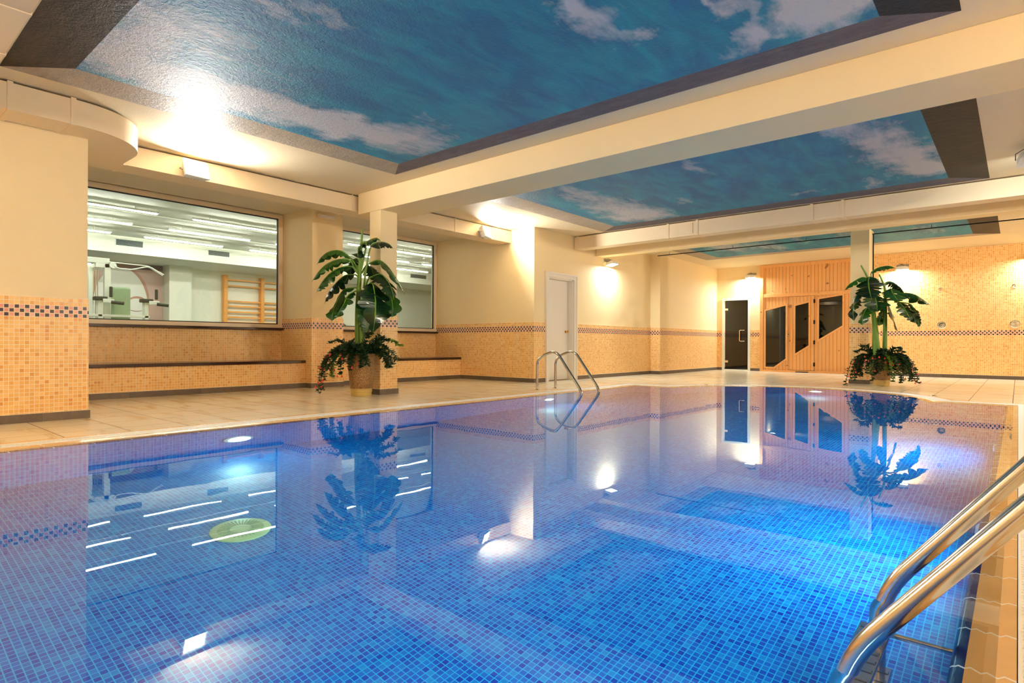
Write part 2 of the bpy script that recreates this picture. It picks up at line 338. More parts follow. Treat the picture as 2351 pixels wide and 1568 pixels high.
# ------------------------------------------------------------ walls
def struct(o): o['kind'] = 'structure'; return o
wl = MB()
wl.box(XM, 1.67, 6.82, 9.60, 0, CH); wl.box(1.67, 8.72, 9.66, 9.80, 0, .96); wl.box(5.17, 5.74, 8.69, 9.80, 0, CH)
wl.box(1.67, 5.17, 9.60, 9.80, CH-.0, CH+.25)
wl.box(8.72, 9.14, 6.92, 9.80, 0, CH); wl.box(9.14, 10.01, 6.92, 9.80, 2.04, CH); wl.box(10.01, 13.35, 6.92, 9.80, 0, CH); wl.box(9.14, 10.01, 7.10, 9.80, 0, 2.04); wl.box(13.35, 17.2, 6.66, 9.80, 0, CH)
wall_left = struct(wl.build('wall_left', 'cream_paint'))
t = .010
tl = MB()
tl.box(XM, 1.67+t, 6.82-t, 9.6, .06, TT)
tl.box(1.67, 5.17, 8.87, 9.67, .06, .40); tl.box(1.67, 5.17, 9.65, 9.67, .40, .955)
tl.box(5.17-t, 5.74+t, 8.69-t, 9.66, .06, TT)
tl.box(5.74, 8.72, 8.87, 9.67, .06, .40); tl.box(5.74, 8.72, 9.65, 9.67, .40, .955)
tl.box(8.72-t, 9.05, 6.92-t, 9.64, .06, TT); tl.box(10.10, 13.35, 6.92-t, 7.0, .06, TT); tl.box(13.35-t, 16.95, 6.66-t, 7.0, .06, TT)
tl.build('mosaic_dado', 'wall_mosaic', wall_left)
b = .022
bl = MB(); BZ = .08
bl.box(XM, 1.67+b, 6.82-b, 7.2, 0, BZ); bl.box(1.67+b, 5.17-b, 8.87-b, 9.0, 0, BZ); bl.box(5.17-b, 5.74+b, 8.69-b, 9.0, 0, BZ); bl.box(5.74+b, 8.72-b, 8.87-b, 9.0, 0, BZ)
bl.box(8.72-b, 9.05, 6.92-b, 9.0, 0, BZ); bl.box(10.10, 13.35-b, 6.92-b, 7.0, 0, BZ); bl.box(13.35-b, 16.95-b, 6.66-b, 7.0, 0, BZ)
struct(bl.build('baseboard_left', 'baseboard_tile'))
wf = MB(); wf.box(16.95, 17.2, 6.42, 6.66, 0, CH); wf.box(16.95, 17.2, 5.43, 5.74, 0, CH); wf.box(16.95, 17.2, 5.74, 6.42, 2.03, CH)
wf.box(16.95, 17.2, 2.68, 5.43, 0, CH)
wf.box(16.70, 17.2, YM, 2.68, 0, CH)
wall_far = struct(wf.build('wall_far', 'cream_paint'))
MB().box(16.95-t, 17.0, 6.42, 6.66, .06, TT).box(16.95-t, 17.0, 5.43, 5.74, .06, TT).build('mosaic_dado', 'wall_mosaic', wall_far)
MB().box(16.70-t, 16.8, YM, 2.56, .06, CH-.001).box(16.60, 16.8, 2.55, 2.68, .06, CH-.001).build('shower_tiling', 'shower_mosaic', wall_far)
struct(MB().box(16.95-b, 17, 6.42, 6.66, 0, BZ).box(16.95-b, 17, 5.43, 5.74, 0, BZ).box(16.70-b, 16.8, YM, 2.56, 0, BZ).box(16.6-b, 16.8, 2.55, 2.68, 0, BZ).build('baseboard_far', 'baseboard_tile'))
struct(box('wall_right', 'cream_paint', XM, 17.2, YM-.15, YM, 0, CH)); struct(box('wall_back', 'cream_paint', XM-.15, XM, YM-.15, 9.8, 0, CH))
# ------------------------------------------------------------ ceiling with beams and murals
ceiling = struct(box('ceiling', 'ceiling_paint', XM-.15, 17.2, YM-.15, 9.8, CH, CH+.15))
box('ceiling_beam', 'cream_paint', 5.147, 5.75, YM, 7.40, 2.625, CH, ceiling, bevel=.006)
box('ceiling_beam', 'cream_paint', 10.85, 11.13, YM, 6.91, 2.62, CH, ceiling, bevel=.006)
def mural(x0, x1, y0, y1, a, c_, bb, dd, mats):
    z1, z0 = CH-.0002, CH-.004
    T = Matrix.Translation((0, 0, z0)); d = z1-z0
    m = MB().prism([(x0+a, y0+dd), (x1-c_, y0+dd), (x1-c_, y1-bb), (x0+a, y1-bb)], T, d).build('ceiling_mural', 'sky_mural', ceiling)
    for poly, mt in (([(x0, y0), (x0+a, y0+dd), (x0+a, y1-bb), (x0, y1)], mats[0]), ([(x0, y1), (x0+a, y1-bb), (x1-c_, y1-bb), (x1, y1)], mats[1]),
                     ([(x1, y1), (x1-c_, y1-bb), (x1-c_, y0+dd), (x1, y0)], mats[2]), ([(x1, y0), (x1-c_, y0+dd), (x0+a, y0+dd), (x0, y0)], mats[3])):
        MB().prism(poly, T, d).build('painted_border', mt, m)
mural(.92, 4.857, .29, 6.17, .405, .27, .41, .42, ('border_brown', 'border_beige', 'border_violet', 'border_navy'))
mural(6.04, 9.95, .29, 6.17, .405, .36, .45, .41, ('border_brown', 'border_beige', 'border_violet', 'border_dark'))
mural(11.35, 15.0, .27, 6.17, .405, .30, .41, .41, ('border_brown', 'border_beige', 'border_beige', 'border_dark'))
# ------------------------------------------------------------ columns
def column(x0, x1, y0, y1, label):
    cx_, cy_ = (x0+x1)/2, (y0+y1)/2
    e = empty('column', (cx_, cy_, 0), 0, label, 'column'); a, c_ = (x1-x0)/2, (y1-y0)/2
    box('shaft', 'cream_paint', -a, a, -c_, c_, 0, 2.625 if x0 < 8 else CH, e); box('mosaic_cladding', 'wall_mosaic', -a-t, a+t, -c_-t, c_+t, .06, TT, e)
    box('tiled_plinth', 'baseboard_tile', -a-b, a+b, -c_-b, c_+b, 0, BZ, e); return e
column(5.16, 5.45, 6.875, 7.13, 'square cream column with orange mosaic base under the big ceiling beam, behind the left potted banana plant')
column(12.8, 13.25, 2.13, 2.44, 'square cream column between the sauna cabin and the showers, behind the right potted banana plant')
# ------------------------------------------------------------ windows
def window(n, x0, x1, z0, z1, Y, mull=()):
    f = MB(); w_ = .075; d = .07
    f.box(x0, x1, Y, Y+d, z0, z0+w_*.8); f.box(x0, x1, Y, Y+d, z1-w_, z1); f.box(x0, x0+w_, Y, Y+d, z0+w_*.8, z1-w_); f.box(x1-w_, x1, Y, Y+d, z0+w_*.8, z1-w_)
    o = struct(f.build('window_%d' % n, 'frame_beige', weld=False))
    g = MB(); e = .014; x0+=w_; x1-=w_; z0 += w_*.8; z1 -= w_
    for q in ((x0, x1, z0, z0+e), (x0, x1, z1-e, z1), (x0, x0+e, z0, z1), (x1-e, x1, z0, z1)): g.box(q[0], q[1], Y+.02, Y+.05, q[2], q[3])
    g.build('seal', 'gasket', o); box('glass_pane', 'window_glass', x0, x1, Y+.032, Y+.038, z0, z1, o); return o
window(1, 1.68, 5.165, .985, CH-.002, 9.62); window(2, 5.745, 8.715, .985, CH-.002, 9.62)
struct(box('trim_1', 'dark_wood', 1.675, 5.16, 9.56, 9.72, .945, .985, bevel=.004)); struct(box('trim_2', 'dark_wood', 5.755, 8.705, 9.56, 9.72, .945, .985, bevel=.004))
for x0, x1, lb in ((1.685, 5.155, 'long dark wooden bench seat in the recess under the large left window'), (5.755, 8.705, 'long dark wooden bench seat in the recess under the right window, past the column')):
    o = box('bench_seat', 'dark_wood', x0, x1, 8.84, 9.645, .401, .447, bevel=.006); tag(o, lb, 'bench')
# ------------------------------------------------------------ floor and pool
CXa, CYa, RA = 9.16, 2.70, 1.826; YL, YR, XF, XN = 5.205, .092, 9.47, -2.4
def path(d, n=36):
    P = [(XN-d, YR-d), (XN-d, YL+d), (XF+d, YL+d)]; R_ = RA+d; dx = XF+d-CXa; dy = math.sqrt(R_*R_-dx*dx); a0 = math.atan2(dy, dx)
    P += arc((CXa, CYa), R_, a0, -a0, n); P.append((XF+d, YR-d)); return P
def ribbon(prof, name, mat, parent, flip=False, shift=0, **k):
    rows = []; uvr = []; L = 0; base = path(0)
    cum = [0]
    for i in range(len(base)): q = base[(i+1) % len(base)]; cum.append(cum[-1]+math.dist(base[i], q))
    for j, (d, z) in enumerate(prof):
        if j: L += math.hypot(d-prof[j-1][0], z-prof[j-1][1])
        P = path(d); P.append(P[0]); rows.append([(x, y, z) for x, y in P]); uvr.append([(c_+shift, L) for c_ in cum])
    return MB().grid(rows, False, uvr, flip).build(name, mat, parent, **k)
WZ = -.010; PD = -1.2
pool = empty('swimming_pool', (0, 0, 0), 0, 'large indoor swimming pool lined with blue mosaic, rounded bay at its far end', 'swimming pool')
bm = bmesh.new(); vs = [bm.verts.new((x, y, PD)) for x, y in path(-.03)]; bm.faces.new(vs); me = bpy.data.meshes.new('pool_floor'); bmesh.ops.recalc_face_normals(bm, faces=bm.faces); bm.to_mesh(me); bm.free(); me.materials.append(MAT['pool_mosaic']); pf = bpy.data.objects.new('pool_floor', me); COL.objects.link(pf); pf.parent = pool
ribbon([(-.03, PD), (-.03, -.075)], 'pool_wall', 'pool_wall_mosaic', pool, True)
ribbon([(-.03, -.08), (-.028, -.050), (-.018, -.032), (0, -.022)], 'nosing_tiles', 'navy_tile', pool, True, smooth=True)
ribbon([(0, -.022), (.03, -.017), (.06, -.009), (.092, -.001)], 'coping_tiles', 'coping_tile', pool, True, smooth=True)
ribbon([(.092, -.001), (.094, -.06), (.285, -.06), (.287, 0)], 'overflow_channel', 'channel_dark', pool, True)
ribbon([(.287, 0), (.335, .001)], 'coping_tiles', 'coping_tile', pool, True)
def grate():
    g = MB(); A = path(.097); B_ = path(.282); n = len(A)
    def at(P, i, t): q = P[(i+1) % n]; return Vector((P[i][0]+(q[0]-P[i][0])*t, P[i][1]+(q[1]-P[i][1])*t, 0))
    base = path(.19)
    for i in range(n):
        L = math.dist(base[i], base[(i+1) % n]); m = max(2, round(L/.027))
        if i == 0: continue
        for k in range(m):
            a0, a1 = (k+.15)/m, (k+.74)/m
            pa, pb, pc, pd = at(A, i, a0), at(A, i, a1), at(B_, i, a1), at(B_, i, a0)
            lo = Vector((0, 0, -.012)); i0 = len(g.v)
            g.v += [tuple(q) for q in (pa, pb, pc, pd, pa+lo, pb+lo, pc+lo, pd+lo)]
            for f in ((0, 1, 2, 3), (7, 6, 5, 4), (0, 4, 5, 1), (1, 5, 6, 2), (2, 6, 7, 3), (3, 7, 4, 0)): g.f.append(tuple(i0+q for q in f)); g.uv.append(None)
    for d0, d1, zt in ((.094, .102, .0005), (.10, .165, -.003), (.275, .285, .0005)):
        P, Q = path(d0), path(d1)
        for i in range(1, n):
            j = (i+1) % n; pts = [Vector((*P[i], zt)), Vector((*P[j], zt)), Vector((*Q[j], zt)), Vector((*Q[i], zt))]; lo = Vector((0, 0, -.014)); i0 = len(g.v)
            g.v += [tuple(q) for q in pts+[q+lo for q in pts]]
            for f in ((0, 1, 2, 3), (7, 6, 5, 4), (0, 4, 5, 1), (1, 5, 6, 2), (2, 6, 7, 3), (3, 7, 4, 0)): g.f.append(tuple(i0+q for q in f)); g.uv.append(None)
    return g.build('overflow_grate', 'white_plastic', pool, weld=False)
tag(grate(), kind='stuff')
bm = bmesh.new(); o1 = [bm.verts.new((x, y, 0)) for x, y in path(.335)]; o2 = [bm.verts.new(q) for q in ((XM, YM, 0), (17.2, YM, 0), (17.2, 9.7, 0), (XM, 9.7, 0))]
es = [bm.edges.new((L[i], L[(i+1) % len(L)])) for L in (o1, o2) for i in range(len(L))]
bmesh.ops.triangle_fill(bm, use_beauty=True, use_dissolve=False, edges=es)
for f in bm.faces:
    if f.normal.z < 0: f.normal_flip()
me = bpy.data.meshes.new('floor'); bm.to_mesh(me); bm.free(); me.materials.append(MAT['deck_tile']); fl = bpy.data.objects.new('floor', me); COL.objects.link(fl); struct(fl)
bm = bmesh.new(); vs = [bm.verts.new((x, y, WZ)) for x, y in path(.066)]; f = bm.faces.new(vs)
bm.normal_update()
if f.normal.z < 0: f.normal_flip()
me = bpy.data.meshes.new('pool_water'); bm.to_mesh(me); bm.free(); me.materials.append(MAT['pool_water']); wt = bpy.data.objects.new('pool_water', me); COL.objects.link(wt)
tag(wt, 'still clear water filling the swimming pool up to the coping', 'water', kind='stuff')
# round floor drain
e = empty('floor_drain', (1.60, 3.45, PD), 0, 'round pale grille set in the blue pool floor near the left wall', 'drain')
MB().lathe([(0, .001), (.165, .001), (.165, .018), (.15, .026), (0, .03)], 40).build('drain_cover', 'drain_plastic', e, smooth=True)
g = MB()
for k in range(36):
    a = 2*PI*k/36; T = Matrix.Rotation(a, 4, 'Z'); g.box(.06, .125, -.0035, .0035, .026, .0315, T)
g.build('drain_slots', 'drain_slot', e)
# underwater lamps
def pool_lamp(loc, dirv, label, mat='pool_lamp_glass', sc=1.0):
    e = empty('underwater_lamp', loc, math.atan2(dirv[1], dirv[0]), label, 'pool light', 'round underwater lamps in the pool wall')
    T = Matrix.Rotation(PI/2, 4, 'Y')
    MB().lathe([(.0, .0), (.13, .0), (.13, .02), (.10, .03), (.10, .012), (0, .012)], 32, T).build('bezel', 'steam_frame', e, smooth=True)
    MB().lathe([(0, .062), (.03, .058), (.055, .045), (.072, .025), (.078, .012)], 32, T @ Matrix.Diagonal((1, 1, sc, 1))).build('lamp_glass', mat, e, smooth=True); return e
LZ = -.62
pool_lamp((2.37, YL-.031, LZ), (0, -1), 'glowing round underwater lamp in the left pool wall, below the large window')
pool_lamp((6.85, YL-.031, LZ), (0, -1), 'glowing round underwater lamp in the left pool wall, beside the far steel ladder')
pool_lamp((CXa+(RA-.034)*math.cos(-.06), CYa+(RA-.034)*math.sin(-.06), LZ), (-math.cos(-.06), -math.sin(-.06)), 'glowing round underwater lamp in the rounded bay wall, facing the viewer')
for x, lb_ in ((1.0, 'beneath the near ladder'), (3.6, 'halfway along'), (6.2, 'nearest the shower wall')): pool_lamp((x, YR+.031, LZ), (0, 1), 'added underwater fill lamp in the right pool wall, '+lb_, 'pool_fill_glass', .45)  # added lamps on the unseen side, only to brighten the pool
# deck inlets
for x, y, lb in ((10.39, 4.27, 'small round steel fitting in the deck behind the pool bay, in front of the sauna'), (10.47, .93, 'small round steel fitting in the deck right of the pool bay')):
    e = empty('deck_fitting', (x, y, 0), 0, lb, 'floor fitting'); MB().lathe([(0, 0), (.05, 0), (.05, .004), (.04, .007), (0, .007)], 20).build('cap', 'steel', e, smooth=True); MB().lathe([(0, .007), (.016, .007), (.014, .011), (0, .011)], 12).build('slot', 'black_metal', e)
# ------------------------------------------------------------ ladders
def ladder(x, y0, s, label):
    # s = +1: rails lean toward +Y (pool on the +Y side of y0)
    e = empty('pool_ladder', (x, y0, 0), 0 if s > 0 else PI, label, 'pool ladder')
    for dx in (-.245, .245):
        P = [(dx, 0, 0), (dx, 0, .47), (dx, .14, .56), (dx, .37, .628), (dx, .86, .0), (dx, .86, -.95)]
        MB().tube(fillet(P, [.09, .05, .13, .12], 8), .0215, 20).build('handrail', 'steel', e, smooth=True)
        MB().lathe([(.045, 0), (.045, .004), (.03, .010), (.0215, .013)], 24, Matrix.Translation((dx, 0, 0))).build('flange', 'steel', e, smooth=True)
    for z in (-.20, -.45, -.70):
        g = MB(); g.box(-.23, .23, .82, .90, z-.012, z+.006)
        for k in range(9): g.box(-.2+k*.05-.008, -.2+k*.05+.008, .825, .895, z+.006, z+.010)
        g.build('step', 'steel', e, bevel=.003)
    for dx in (-.245, .245): MB().tube([(dx, .86, -.25), (dx, .61, -.25)], .014, 12).build('wall_strut', 'steel', e, smooth=True)
    return e
ladder(7.64, 5.80, -1, 'steel pool ladder on the far left edge, opposite the white door')
ladder(1.765, -.55, 1, 'steel pool ladder nearest the viewer, on the right pool edge, with wet handrails')
# ------------------------------------------------------------ white door
d1 = MB()
for q in ((9.05, 9.15, 0, 2.03), (10.0, 10.10, 0, 2.03), (9.05, 10.10, 2.03, 2.13)):
    d1.box(q[0], q[1], 6.885, 6.93, q[2], q[3])
d1.box(9.05, 10.10, 6.87, 6.8849, 2.10, 2.13); d1.box(9.05, 9.075, 6.87, 6.8849, 0, 2.10); d1.box(10.075, 10.10, 6.87, 6.8849, 0, 2.10)
d1.box(9.14, 9.17, 6.92, 7.10, 0, 2.04); d1.box(9.98, 10.01, 6.92, 7.10, 0, 2.04); d1.box(9.14, 10.01, 6.92, 7.10, 2.01, 2.04)
door = struct(d1.build('door_1', 'door_white', weld=False))
box('door_leaf', 'door_white', 9.172, 9.978, 7.035, 7.075, .012, 2.008, door, bevel=.003)
kn = MB(); T = Matrix.Translation((9.90, 7.035, .98)) @ Matrix.Rotation(PI/2, 4, 'X')
kn.lathe([(0, 0), (.026, 0), (.026, .006), (.01, .01), (.01, .035), (.024, .045), (.027, .058), (.018, .068), (0, .07)], 20, T); kn.build('door_knob', 'brass', door, smooth=True)
# ------------------------------------------------------------ steam room door
X0 = 16.95
d2 = MB(); d2.box(X0-.03, X0+.06, 6.43, 6.50, 0, 2.06); d2.box(X0-.03, X0+.06, 5.70, 5.77, 0, 2.06); d2.box(X0-.03, X0+.06, 5.77, 6.43, 1.99, 2.06); d2.box(X0-.03, X0+.06, 5.77, 6.43, 0, .03)
sd = struct(d2.build('door_2', 'steam_frame', weld=False))
box('glass_leaf', 'smoked_glass', X0+.0, X0+.012, 5.80, 6.42, .04, 1.98, sd)
for z in (.25, 1.74): box('hinge', 'chrome', X0-.012, X0+.02, 6.33, 6.44, z-.03, z+.03, sd, bevel=.002)
MB().tube(fillet([(X0, 5.86, .83), (X0-.05, 5.86, .83), (X0-.05, 5.99, .83), (X0-.05, 5.99, 1.14), (X0-.05, 5.86, 1.14), (X0, 5.86, 1.14)], .03), .012, 12).build('door_handle', 'chrome', sd, smooth=True)
struct(box('trim_3', 'channel_dark', 17.0, 17.19, 5.74, 6.42, .0, 2.03))
# ------------------------------------------------------------ sauna cabin (front in plane X0)
sa = empty('sauna_cabin', (X0, 4.05, 0), 0, 'pine board sauna front with three slanted dark windows and a door', 'sauna')
def L(y, z=0, x=0): return (x, y-4.05, z)
def bx(name, mat, y0, y1, z0, z1, x0=-.05, x1=0, parent=None, bevel=0): return box(name, mat, x0, x1, y0-4.05, y1-4.05, z0, z1, parent or sa, bevel)
TX = Matrix(((0, 0, -1, 0), (1, 0, 0, 0), (0, 1, 0, 0), (0, 0, 0, 1)))   # poly (y,z) -> plane X, extrude toward -X
def panel_with_hole(name, outer, hole, mat, x, d, parent=None):
    bm = bmesh.new(); A = [bm.verts.new((x, p[0]-4.05, p[1])) for p in outer]; B_ = [bm.verts.new((x, p[0]-4.05, p[1])) for p in hole]
    es = [bm.edges.new((Q[i], Q[(i+1) % len(Q)])) for Q in (A, B_) for i in range(len(Q))]
    bmesh.ops.triangle_fill(bm, use_beauty=True, edges=es)
    r = bmesh.ops.extrude_face_region(bm, geom=bm.faces[:]); bmesh.ops.translate(bm, vec=(-d, 0, 0), verts=[v for v in r['geom'] if isinstance(v, bmesh.types.BMVert)])
    bmesh.ops.recalc_face_normals(bm, faces=bm.faces); me = bpy.data.meshes.new(name); bm.to_mesh(me); bm.free(); me.materials.append(MAT[mat])
    o = bpy.data.objects.new(name, me); COL.objects.link(o); o.parent = parent or sa; return o
def frame_strip(poly, w_, x0, d, parent):
    m = MB(); n = len(poly); cx_ = sum(p[0] for p in poly)/n; cz_ = sum(p[1] for p in poly)/n; out = []
    for i in range(n):
        a, p, c_ = Vector(poly[i-1]), Vector(poly[i]), Vector(poly[(i+1) % n]); e1 = (p-a).normalized(); e2 = (c_-p).normalized()
        n1 = Vector((e1.y, -e1.x)); n2 = Vector((e2.y, -e2.x))
        if n1.dot(p-Vector((cx_, cz_))) < 0 and (a+p).length > 0: pass
        q = (n1+n2); q = q/ (1+n1.dot(n2)); out.append((n1, p, q))
    area = sum(poly[i-1][0]*poly[i][1]-poly[i][0]*poly[i-1][1] for i in range(n)); sg = 1 if area > 0 else -1
    P = [p for _, p, _ in out]; Q = [p+q*w_*sg for _, p, q in out]
    for i in range(n):
        j = (i+1) % n; f4 = [P[i], P[j], Q[j], Q[i]]; A = [Vector((x0, v.x-4.05, v.y)) for v in f4]; B_ = [v+Vector((-d, 0, 0)) for v in A]
        m.face(A); m.face(B_[::-1])
        for k in range(4): m.face((A[k], A[(k+1) % 4], B_[(k+1) % 4], B_[k]))
    return m.build('window_frame', 'pine_plain', parent)
def pane(poly, x, parent):
    m = MB(); A = [Vector((x, a-4.05, z)) for a, z in poly]; B_ = [v+Vector((-.008, 0, 0)) for v in A]; m.face(A); m.face(B_[::-1])
    for k in range(len(A)): m.face((A[k], A[(k+1) % len(A)], B_[(k+1) % len(A)], B_[k]))
    return m.build('glass_pane', 'smoked_glass', parent)
YA, YB = 2.69, 5.42
up = MB(); up.box(-.04, 0, YA-4.05, YB-4.05, 2.11, 2.86); up.build('upper_cladding', 'pine_boards', sa)
bx('top_rail', 'pine_plain', YA, YB, 2.84, CH-.004, -.06, 0, bevel=.003); bx('middle_rail', 'pine_plain', YA, YB, 2.03, 2.12, -.065, 0, bevel=.003)
bx('side_post', 'pine_plain', 5.34, 5.43, 0, CH-.004, -.07, 0, bevel=.003); bx('base_rail', 'pine_plain', YA, YB, 0, .05, -.065, 0, bevel=.003)
w1 = [(5.28, .13), (5.06, .13), (4.76, .36), (4.76, 1.79), (5.28, 1.66)]; w2 = [(4.52, .50), (4.19, .72), (4.19, 1.85), (4.52, 1.77)]; w3 = [(3.945, .88), (3.40, 1.23), (3.40, 2.0), (3.945, 1.925)]
lp = panel_with_hole('left_panel', [(5.34, .05), (4.70, .05), (4.70, 2.03), (5.34, 2.03)], w1, 'pine_boards', 0, .04); frame_strip(w1, .045, -.04, .022, lp); pane(w1, -.02, lp)
dr = panel_with_hole('sauna_door', [(4.69, .06), (4.06, .06), (4.06, 2.02), (4.69, 2.02)], w2, 'pine_boards', -.004, .042); frame_strip(w2, .045, -.046, .022, dr); pane(w2, -.024, dr)
box('door_handle', 'pine_plain', -.095, -.055, 4.575-4.05, 4.625-4.05, .80, 1.15, dr, bevel=.008); 
MB().box(-.07, -.044, .62, .648, .99, 1.03).box(-.07, -.05, .60, .66, 1.0, 1.02).build('door_latch', 'chrome', dr)
for z in (.22, .80, 1.33, 1.88): box('hinge', 'black_metal', -.06, -.044, 4.035-4.05, 4.075-4.05, z-.05, z+.05, dr)
rp = panel_with_hole('right_panel', [(4.05, .05), (YA, .05), (YA, 2.03), (4.05, 2.03)], w3, 'pine_boards', 0, .04); frame_strip(w3, .045, -.04, .022, rp); pane(w3, -.02, rp)
bx('floor_vent', 'black_metal', 4.2, 4.5, .0, .02, -.09, -.066)
# ------------------------------------------------------------ ducts
def duct_seg(parts, path_o, path_i, z0, z1, label):
    pass
du = empty('air_duct', (2.2, 7.5, 2.69), 0, 'cream ventilation duct that curves round the near pillar and runs above both windows', 'air duct')
outer = [(-2.6, 6.45), (1.50, 6.45)] + arc((1.50, 7.10), .65, -PI/2, 0, 14) + [(2.15, 7.48), (8.715, 7.48)]
inner = [(-2.6, 6.80), (1.40, 6.80)] + arc((1.45, 7.10), .26, -PI/2, 0, 14) + [(1.71, 7.84), (8.715, 7.84)]
m = MB(); o_ = (2.2, 7.5, 2.69)
def P3(p, z): return (p[0]-o_[0], p[1]-o_[1], z-o_[2])
z0, z1 = 2.685, 2.912
m.grid([[P3(p, z0) for p in outer], [P3(p, z1) for p in outer]]); m.grid([[P3(p, z0) for p in inner], [P3(p, z1) for p in inner]])
m.grid([[P3(p, z0) for p in outer], [P3(p, z0) for p in inner]]); m.grid([[P3(p, z1) for p in outer], [P3(p, z1) for p in inner]])
m.face([P3(outer[-1], z0), P3(outer[-1], z1), P3(inner[-1], z1), P3(inner[-1], z0)]); m.face([P3(outer[0], z0), P3(outer[0], z1), P3(inner[0], z1), P3(inner[0], z0)])
m.build('duct_body', 'duct_paint', du, smooth=True)
def flange(parent, x, y0, y1, axis='x', o_=o_, wd=.03):
    e = .007
    if axis == 'x': return box('flange', 'duct_paint', x-wd-o_[0], x+wd-o_[0], y0-e-o_[1], y1+e-o_[1], z0-e-o_[2], z1+.012-o_[2], parent)
    return box('flange', 'duct_paint', y0-e-o_[0], y1+e-o_[0], x-wd-o_[1], x+wd-o_[1], z0-e-o_[2], z1+.012-o_[2], parent)
flange(du, 1.47, 6.45, 6.80, wd=.02); flange(du, 1.03, 6.45, 6.80, wd=.02); flange(du, -.6, 6.45, 6.80, wd=.02); flange(du, 2.17, 7.48, 7.84, wd=.012); flange(du, 5.10, 7.48, 7.84, wd=.008); flange(du, 7.2, 7.48, 7.84, wd=.008)
z0b, z1b = z0, z1; z0, z1 = 2.665, 2.912
o2_ = (10.15, 3, 2.665)
du2 = empty('air_duct', o2_, 0, 'cream ventilation duct crossing the room under the ceiling, in front of the narrow beam', 'air duct')
box('duct_body', 'duct_paint', 10.02-o2_[0], 10.285-o2_[0], YM+.02-o2_[1], 6.905-o2_[1], z0-o2_[2], z1-o2_[2], du2)
for y in (6.83, 4.85, 4.30, 2.45, 2.02, -.8): flange(du2, y, 10.02, 10.285, 'y', o2_, .02)
box('access_panel', 'duct_paint', 10.012-o2_[0], 10.02-o2_[0], 4.38-o2_[1], 4.78-o2_[1], z0+.03-o2_[2], z1-.03-o2_[2], du2)
box('access_panel', 'duct_paint', 10.012-o2_[0], 10.02-o2_[0], 2.08-o2_[1], 2.38-o2_[1], z0+.03-o2_[2], z1-.03-o2_[2], du2)
o3_ = (.5, 3, 2.665); du3 = empty('air_duct', o3_, 0, 'cream ventilation duct beside the dark end of the large sky mural', 'air duct')
box('duct_body', 'duct_paint', .30-o3_[0], .80-o3_[0], YM+.02-o3_[1], 6.3-o3_[1], z0-o3_[2], z1-o3_[2], du3)
for y in (5.2, 4.45, 1.5): flange(du3, y, .30, .80, 'y', o3_, .02)
# ------------------------------------------------------------ lamps
def floodlight(loc, rz, tilt, label, mat='flood_glass', sc=1.0, group=None, bracket=None):
    e = empty('floodlight', loc, rz, label, 'floodlight', group); T = Matrix.Rotation(tilt, 4, 'X') @ Matrix.Scale(sc, 4)
    # faces local +Z before tilt about X
    hb = MB(); rows = [[T @ Vector((sx*a, sy*c_, z)) for sx, sy in ((-1, -1), (1, -1), (1, 1), (-1, 1))] for a, c_, z in ((.05, .035, -.085), (.09, .07, -.06), (.115, .085, 0), (.115, .085, .018), (.100, .072, .018), (.095, .068, .006))]
    hb.grid(rows, True); hb.face(rows[0][::-1]); hb.build('housing', 'lamp_body', e)
    MB().face([T @ Vector(q) for q in ((-.095, -.068, .008), (.095, -.068, .008), (.095, .068, .008), (-.095, .068, .008))]).build('lamp_glass', mat, e)
    fb = MB()
    for k in range(5): fb.box(-.06+k*.03-.002, -.06+k*.03+.002, -.05, .05, -.10, -.07, T)
    fb.build('cooling_fins', 'lamp_grey', e)
    br = MB(); q = Vector(bracket or (0, 0, -.13)); s_ = sc
    for sx in (-1, 1): br.tube([T @ Vector((sx*.122, 0, -.02)), Vector((sx*.122*s_, q.y*.6, q.z*.6)), Vector((sx*.05, q.y, q.z))], .006, 8)
    br.tube([Vector((-.05, q.y, q.z)), Vector((.05, q.y, q.z))], .006, 8); br.build('bracket', 'lamp_grey', e); return e
FG = 'floodlights on the ducts'
floodlight((2.86, 7.35, 2.765), math.radians(7), math.radians(72), 'bright floodlight on the duct above the large left window', group=FG, sc=1.25, bracket=(0, .105, -.02))
floodlight((7.86, 7.35, 2.755), math.radians(20), math.radians(72), 'bright floodlight on the duct above the right window, past the big beam', group=FG, sc=1.25, bracket=(0, .105, -.02))
floodlight((8.62, -.13, 2.76), PI/2, math.radians(148), 'white floodlight under the ceiling at the far right, shining onto the crossing duct', 'flood_glass_dim', sc=1.3, group=FG, bracket=(0, .0, .16))
